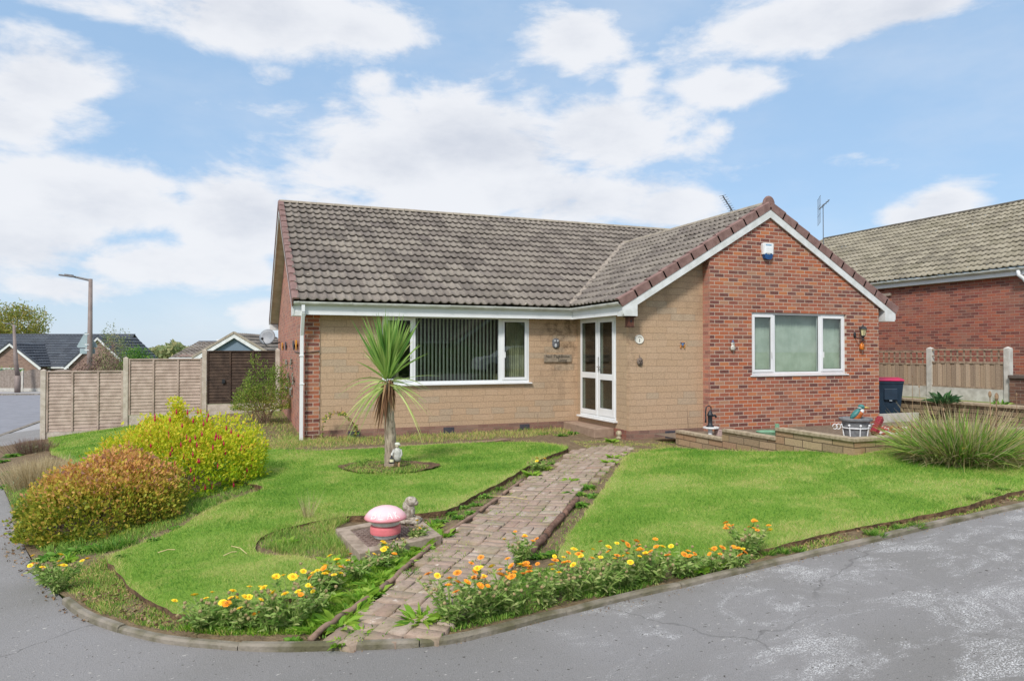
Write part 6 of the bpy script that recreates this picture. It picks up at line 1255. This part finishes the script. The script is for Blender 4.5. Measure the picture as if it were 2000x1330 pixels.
litter('leaf_litter', 'dry leaves and soil crumbs in the border along the right kerb', [(1515, 1070), (1760, 1016), (2000, 961), (2040, 970), (1810, 1022), (1519, 1088)], 400, m_lit, .03, .03)
# climbing stem arch on the wall, thin stems
o = thing('bramble', 'thin leafy bramble stem arching against the wall by the corner pier', 'bramble', tuple(onv(640, 850, 13.4)))
P_ = [onv(x, y, 13.45) for x, y in ((628, 850), (632, 820), (648, 808), (668, 806), (685, 818), (695, 835), (697, 852))]; m = MB(); m.tube(P_, .006, 5); m.tube([onv(667, 806, 13.45), onv(667, 795, 13.5)], .005, 5); m.build('stem', m_twig, o)
LP = np.array([tuple(P_[i].lerp(P_[i+1], random.random())) for i in range(6) for _ in range(16)]); V, F = leaves(LP, rng.normal(size=(96, 3)), .07, .04); npm('leaves', V, F, m_ol, o, tint=rng.uniform(0, .9, 96))
for i, (a, b, v, lab) in enumerate((((1050, 833), (1050, 808), 13.5, 'bare upright twig in front of the lounge wall'), ((1344, 850), (1342, 797), 11.3, 'bare upright cane beside the block wall'), ((843, 850), (838, 825), 13.3, 'thin dead stem under the lounge window'))):
    p, q = onv(*a, v), onv(*b, v); m = MB(); m.tube([p, p.lerp(q, .5)+Vector((.008, 0, 0)), q], [.007, .005, .003], 5); tag(m.build('cane', m_twig, origin=tuple(p)), lab, 'cane')
c = atY(1845, 800, 15.6); 
tuft(0, 0, 46, .12, .42, .10, leafmat('dark_broad_leaf', [(0, '2f5230'), (1, '4f7a44')]), 'dark broad leaved plant growing at the foot of the trellis fence', 'leafy_plant', 'plant', 1.2, .4, c=(c.x, c.y, -1.14), seg=4)
c = atY(1955, 790, 15); tuft(0, 0, 30, .1, .25, .05, m_gr, 'small green plant at the foot of the dark garden wall', 'leafy_plant', 'plant', 1.2, .4, c=(c.x, c.y, -1.15))
# ------------------------------------------------------------------ street lamps, sign
def lamp(base, top, arm, lab, r0, r1, head=1.):
    o = thing('street_lamp', lab, 'street lamp', tuple(base)); b = Vector(base); t_ = Vector(top); m = MB(); mid = b.lerp(t_, .45); m.tube([b, b+Vector((0, 0, 1.0))], r0*1.25, 12); m.tube([b+Vector((0, 0, 1.0)), mid, t_], [r0, r0*.92, r1], 12); m.build('column', simple('brown_lamp_paint', '8e807a', '796c67', 3, .6) if 'brown_lamp_paint' not in bpy.data.materials else bpy.data.materials['brown_lamp_paint'], o, smooth=True)
    a = Vector(arm); m = MB(); m.tube([t_-Vector((0, 0, .06)), a], [.05*head, .04*head], 8); m.build('arm', m_lg, o)
    d = (a-t_).normalized(); m = MB(); m.bar(a-d*.05, a+d*.62*head, .24*head, .07*head); m.bar(a+d*.08*head+Vector((0, 0, .05*head)), a+d*.4*head+Vector((0, 0, .05*head)), .18*head, .05*head); m.build('lamp_head', m_lg, o, bevel=.02*head)
    return o
m_lg = simple('grey_lamp_metal', '6e6c6c', '5c5a5a', 4, .5)
bl_ = atY(175, 700, 28); tl_ = atY(177, 545, 28); al_ = atY(146, 541, 28)
lamp((bl_.x, bl_.y, float(T(bl_.x, bl_.y))), tl_, al_, 'tall brown street lamp rising behind the pale fence', .105, .07, .95)
bl2 = atY(34, 775, 42); tl2 = atY(27, 634, 42); al2 = atY(20, 633, 42)
lamp((bl2.x, bl2.y, float(T(bl2.x, bl2.y))), tl2, al2, 'short brown street lamp across the road at the far left', .13, .07, .6)
o = thing('road_sign', 'triangular road sign with plate seen from behind, fixed to the tall lamp column', 'road sign', tuple(atY(170, 700, 27.8)))
def cam_poly(pts, Y, th): return [atY(x, y, Y) for x, y in pts]
for nm, pts in (('warning_triangle', [(150, 677), (153, 671), (166, 649), (170, 649), (187, 671), (190, 677), (187, 679), (153, 679)]), ('plate', [(156, 681), (185, 681), (185, 691), (156, 691)])):
    A_ = [atY(x, y, 28.18) for x, y in pts]; B_ = [p+Vector((sY, cY, 0))*.03 for p in A_]; n = len(A_); m = MB(); m.add(A_+B_, [tuple(range(n))[::-1], tuple(range(n, 2*n))]+[(i, (i+1) % n, n+(i+1) % n, n+i) for i in range(n)]); m.build(nm, simple('grey_sign_back', '9fb0b2', '8fa1a4', 2, .5) if 'grey_sign_back' not in bpy.data.materials else bpy.data.materials['grey_sign_back'], o)
m = MB()
for y in (653, 673, 684): p = atY(172.5, y, 28); m.lathe((p.x, p.y, p.z), [(.115, -.02), (.125, -.02), (.125, .02), (.115, .02)], 14)
m.build('bands', m_white2, o)
# ------------------------------------------------------------------ houses and planting beyond
m_bk = simple('distant_brick', '9a7566', '86635a', 9, .9, .4, 40); m_bk2 = brickmat('far_brick', 'x', ['8a7066', '937a6e', '7c645c', '8d7468', '725c56'], 'a29488', dirt=.3)
m_clad = simple('blue_cladding', '6f8191', '66788a', 2, .7); m_fr = simple('dark_bargeboard', '474c56', rough=.6)
def gable_house(o, x0, x1, depth, ez, rz, gables, wall, rmat, over=.3, persp=None):
    m = MB(); m.box(x0+over, x1-over, 0, depth, -1.5, ez); m.prism([(0, ez), (depth, ez), (depth/2, rz-.12)], 'x', x0+over, x1-over); m.build('wall', wall, o)
    global H; sv = H; H = o; s_ = np.array([0, depth/2+.25, rz-ez+.12]); l_ = np.linalg.norm(s_); s_ /= l_
    tiles('roof', (x0, -.25, ez-.12), (1, 0, 0), s_, x1-x0, l_, .36, rmat, o, pitch=.30, sd=31); m = MB(); m.add([(x0, depth+.25, ez-.12), (x1, depth+.25, ez-.12), (x1, depth/2, rz), (x0, depth/2, rz), (x0, depth+.25, ez-.18), (x1, depth+.25, ez-.18), (x1, depth/2, rz-.06), (x0, depth/2, rz-.06)], [(0, 1, 2, 3), (7, 6, 5, 4), (0, 4, 5, 1), (2, 6, 7, 3)]); m.build('rear_roof', rmat, o)
    m = MB(); m.box(x0, x1, -.32, -.24, ez-.22, ez-.10); m.build('gutter', m_white2, o); ridge('ridge_tiles', (x0, depth/2, rz+.04), (x1, depth/2, rz+.04), 20, .12, m_fr)
    for cx_, hw, pz, out, wl, bc in gables:
        if persp: kf = (persp[0]-out)/persp[0]; cx_ = (cx_+persp[1])*kf-persp[1]; hw *= kf; pz = (pz+persp[2])*kf-persp[2]
        g = MB(); g.prism([(cx_-hw+.25, -1.5), (cx_+hw-.25, -1.5), (cx_+hw-.25, ez), (cx_, pz-.15), (cx_-hw+.25, ez)], 'y', -out, depth*.3); g.build('gable_wall', wl, o)
        L_ = np.array([hw, 0, pz-ez+.1]); ll = np.linalg.norm(L_); L_ /= ll; back = min(depth/2*(pz-ez)/(rz-ez)+.4, depth/2)+out+.2
        tiles('roof', (cx_-hw, back-out-.2, ez-.1), (0, -1, 0), L_, back, ll, .36, rmat, o, pitch=.30, sd=33); tiles('roof', (cx_+hw, back-out-.2, ez-.1), (0, -1, 0), L_*np.array([-1, 1, 1]), back, ll, .36, rmat, o, pitch=.30, sd=34)
        for s2 in (-1, 1):
            b_ = MB(); b_.prism([(cx_+s2*hw, ez-.15), (cx_, pz-.05), (cx_, pz-.25), (cx_+s2*(hw-.1), ez-.33)], 'y', -out-.22, -out-.18); b_.build('bargeboard', m_white2, o); b_ = MB(); b_.bar((cx_+s2*hw, -out-.2, ez-.06), (cx_, -out-.2, pz+.04), .1, .12); b_.build('verge', bc, o)
    H = sv
HA = thing('far_bungalow', 'grey roofed brick bungalow across the road at the far left', 'bungalow'); Yh = 56.; sc_ = Yh/FPX
hx_ = lambda px: (px-1000)*sc_; zA = float(-3.95); hz_ = lambda py: (685.5-py)*sc_-zA
xo = hx_(80)
gable_house(HA, hx_(-90)-xo, hx_(214)-xo, 7.5, hz_(714), hz_(655)+.15, [(hx_(22)-xo, hx_(84)-hx_(22), hz_(669), 1.2, m_bk2, m_fr), (hx_(193)-xo, hx_(193)-hx_(128), hz_(657), 1.6, m_bk2, m_fr)], m_bk2, m_tile_g, persp=(Yh, xo, zA))
f_ = MB(); wx0, wx1, wz0, wz1 = hx_(18)-xo, hx_(67)-xo, hz_(745), hz_(718)
f_.box(wx0, wx1, -1.26, -1.21, wz1-.07, wz1)
for k in range(5): x = wx0+(wx1-wx0-.07)*k/4; f_.box(x, x+.07, -1.26, -1.21, wz0, wz1-.07)
F_ = f_.build('window_frame', m_white2, HA); MB().box(wx0+.03, wx1-.03, -1.24, -1.23, wz0, wz1-.05).build('glass', simple('dark_window', '3a4248', '55606a', 2, .15), F_)
pA = atY(80, 685.5, Yh); place(HA, (pA.x, pA.y, zA), -YAW)
HB = thing('far_bungalow', 'bungalow with blue clad gable and brown tiled roof beyond the dark fence', 'bungalow'); Yb = 40.; sc_ = Yb/FPX; zA = -3.2; xo = hx_(400)
hx_ = lambda px: (px-1000)*sc_; xo = hx_(400); hz_ = lambda py: (685.5-py)*sc_-zA
gable_house(HB, hx_(335)-xo, hx_(560)-xo, 7, hz_(695), hz_(666), [(hx_(460)-xo, hx_(542)-hx_(460), hz_(651), 2.2, m_clad, m_ridge)], m_bk2, m_tile, persp=(Yb, xo, zA))
AB = MB(); AB.prism([(hx_(457)-xo, hz_(671)), (hx_(463)-xo, hz_(671)), (hx_(464)-xo, hz_(664)), (hx_(456)-xo, hz_(664))], 'y', -2.30, -2.21); AB.build('alarm_box', m_white, HB)
pB = atY(400, 685.5, Yb); place(HB, (pB.x, pB.y, zA), -YAW)
# bow-topped fence across the street
o = thing('street_fence', 'pale bow topped panel fence with concrete base across the road', 'fence', tuple(atY(30, 768, 43)))
A_ = atY(-60, 768, 43); B_ = atY(200, 768, 43); dF = (B_-A_); LF = dF.length; dF.normalize(); nF = Vector((-dF.y, dF.x, 0)); npan = 5; pw = LF/npan; zf = float(T(A_.x, A_.y))-.05
m_pf = simple('grey_fence_wood', '9c9087', '867a70', 9, .9)
for i in range(npan):
    m = MB(); ns = 16
    for k in range(ns):
        t_ = (k+.5)/ns; p = A_+dF*(pw*(i+.04+.92*t_)); h = 1.0+.16*math.sin(math.pi*t_); q = Vector((p.x, p.y, zf+.27)); m.bar(q, q+Vector((0, 0, h)), .085, .02, up=tuple(nF))
    m.build('panel', m_pf, o); p = A_+dF*(pw*i); m = MB(); m.bar((p.x, p.y, zf), (p.x, p.y, zf+1.35), .11, .11, up=tuple(nF)); m.build('post', m_concl, o)
    q = p+dF*pw; m = MB(); m.bar((p.x, p.y, zf+.14), (q.x, q.y, zf+.14), .06, .28); m.build('gravel_board', m_concl, o)
k_ = MB(); a_ = atY(-120, 775, 40.5); b_ = atY(330, 775, 40.5); zk = float(T(a_.x, a_.y))-.07; k_.bar((a_.x, a_.y, zk+.03), (b_.x, b_.y, zk+.03), .15, .18); tag(k_.build('far_kerb', m_conc), kind='structure')
nn_ = Vector((sY, cY, 0)); w_ = nn_*2.4; fp_ = MB(); zt__ = zk+.10; fp_.add([(a_.x, a_.y, zt__), (b_.x, b_.y, zt__), (b_.x+w_.x, b_.y+w_.y, zt__), (a_.x+w_.x, a_.y+w_.y, zt__)], [(0, 1, 2, 3)]); tag(fp_.build('far_pavement', m_pave), kind='structure')
# far hedges, shrubs, trees
def ball_tree(name, lab, cat, c, r, n, mat, L, lo=0, hi=1, trunk=None, amp=.5, part='crown'):
    o = thing(name, lab, cat, tuple(c)); cc = np.array(tuple(c))+[0, 0, (trunk or 0)]; seeds = [(s, rng.uniform(-.6, 1)) for s in sphere_dirs(24)]
    k = n//10; d = unit(rng.normal(size=(k, 3))); rad = lumps(d, seeds, amp)*rng.uniform(.25, 1, k)**.5; P = cc+np.array([0, 0, r[2]])+d*np.array(r)*rad[:, None]; P = np.repeat(P, 10, 0)+rng.normal(0, L*1.2, (k*10, 3)); P[:, 2] = np.maximum(P[:, 2], c[2]+.05)
    V, F = leaves(P, rng.normal(size=(len(P), 3))+[0, 0, .3], L*rng.uniform(.6, 1.2, len(P)), L*.6); npm(part, V, F, mat, o, tint=np.repeat(rng.uniform(lo, hi, k), 10)+rng.normal(0, .1, k*10))
    m = MB(); top = cc+np.array([0, 0, r[2]*1.0]); m.tube([tuple(c), tuple((np.array(tuple(c))+top)/2+[.1*r[0], 0, 0]), tuple(top)], [r[0]*.07+.02, r[0]*.05+.01, r[0]*.03], 7)
    for i in range(9):
        q = cc+np.array([0, 0, r[2]])+unit(rng.normal(size=3))*np.array(r)*.75; s0 = np.array(tuple(c))+(top-np.array(tuple(c)))*random.uniform(.35, .9); m.tube([tuple(s0), tuple((s0+q)/2+[0, 0, .05*r[2]]), tuple(q)], [r[0]*.03+.005, r[0]*.02, .01], 5, cap=False)
    m.build('trunk' if trunk else 'stems', m_twig, o); return o
m_tr = leafmat('autumn_tree_leaf', [(0, '6c7a3a'), (.4, '8f9a48'), (.7, 'aaa555'), (1, 'b59a5c')], .4, .6, .4, .2)
m_ft = leafmat('far_tree_leaf', [(0, '6f8256'), (.5, '8a9666'), (1, 'b0a878')], .3, .7, .05, .3)
p = atY(34, 700, 75); p.z = -3.5; ball_tree('tree', 'loose yellow green tree rising behind the grey roof at the far left', 'tree', p, (2.6, 2.6, 2.5), 8000, m_tr, .22, 0, 1, 3.4, .5)
p = atY(-25, 700, 72); p.z = -3.5; ball_tree('tree', 'lower tree cut by the left edge of the picture', 'tree', p, (2.4, 2.4, 1.9), 4500, m_tr, .22, 0, 1, 3.1, .5)
p = atY(197, 722, 24.5); p.z = -2.5; ball_tree('purple_shrub', 'twiggy purple brown shrub showing above the lower pale fence panel', 'shrub', p, (.95, .6, 1.22), 7500, m_brn, .06, 0, 1, None, .45, 'foliage')
p = atY(160, 722, 24.5); p.z = -2.5; ball_tree('purple_shrub', 'thin purple brown shrub in front of the lamp column', 'shrub', p, (.5, .4, .95), 2600, m_brn, .06, 0, 1, None, .5, 'foliage')
p = atY(268, 700, 30); p.z = -2.6; ball_tree('green_shrub', 'rounded bright green shrub behind the middle fence panel', 'shrub', p, (.85, .8, 1.37), 9000, m_gr, .08, 0, 1, None, .2, 'foliage')
p = atY(10, 730, 45.5); p.z = -2.7; ball_tree('green_shrub', 'low green hedge shrub across the road before the far bungalow', 'shrub', p, (1.3, .8, .75), 4000, m_lime, .09, 0, 1, None, .3, 'foliage')
p = atY(222, 700, 52); p.z = -3; ball_tree('green_shrub', 'grey green bush behind the purple shrub', 'shrub', p, (1.1, 1, 2.4), 3000, m_ft, .12, 0, 1, None, .4, 'foliage')
def woods():
    V_ = []; n = 16000; px = rng.uniform(215, 560, n); Y = rng.uniform(190, 260, n); top = 678-6*np.sin(px*.06)-3*np.sin(px*.17)
    py = top+rng.uniform(0, 1, n)**.7*24; r_ = [ray(a, b) for a, b in zip(px, py)]; P = np.array([(q[0]/q[3], q[1]/q[3], q[2]/q[3]) for q in r_])*Y[:, None]
    V, F = leaves(P, rng.normal(size=(n, 3)), 1.3, .9); tag(npm('distant_trees', V, F, m_ft, tint=rng.uniform(0, 1, n)), 'hazy belt of distant trees on the horizon', 'woodland', kind='stuff')
woods()
# houses and hedges on the other side of the road, behind the camera (they show in the window glass)
HC = thing('opposite_house', 'brown brick house on the other side of the road, mirrored in the lounge window', 'house'); sc_ = 1
gable_house(HC, 0, 17, 8, 2.6, 5.2, [(4.0, 3.2, 4.6, 1.2, m_bk2, m_verge)], m_bk2, m_tile); place(HC, (19.5, -15, -1.9), math.pi)
for i, (x, y) in enumerate(((4, -9.5), (6.6, -9.6), (9.2, -9.4), (11.8, -9.6), (21, -10), (24, -11), (27, -12))):
    ball_tree('green_shrub', 'dark garden hedge shrub on the far side of the road behind the viewer', 'shrub', Vector((x, y, -1.9)), (1.6, .9, 1.15), 2600, m_gr, .12, 0, .6, None, .25, 'foliage')['group'] = 'hedge shrubs across the road'
cr = thing('parked_car', 'white hatchback parked across the road, mirrored in the lounge window', 'car')
m = MB(); m.prism([(-2.0, .25), (-2.0, .72), (-1.75, .88), (-1.0, .95), (-.35, 1.42), (1.0, 1.46), (1.75, 1.0), (2.0, .9), (2.02, .3)], 'y', -.85, .85); m.build('body', simple('white_car_paint', 'd9dee2', 'd0d5d9', 1, .25), cr, bevel=.08)
for s_ in (-1, 1): MB().prism([(-.85, .97), (-.33, 1.36), (.95, 1.38), (1.45, 1.0)], 'y', s_*.852-.004, s_*.852+.004).build('side_window', m_seal, cr)
for x in (-1.3, 1.25):
    for s_ in (-1, 1):
        m = MB(); m.tube([(x, s_*.68, .31), (x, s_*.88, .31)], .31, 18); w_ = m.build('wheel', m_seal, cr); m = MB(); m.tube([(x, s_*.86, .31), (x, s_*.89, .31)], .19, 12); m.build('rim', m_lg, w_)
place(cr, (13.2, -6.2, -1.2), math.radians(4)); cr.location.z = float(T(13.2, -6.2))
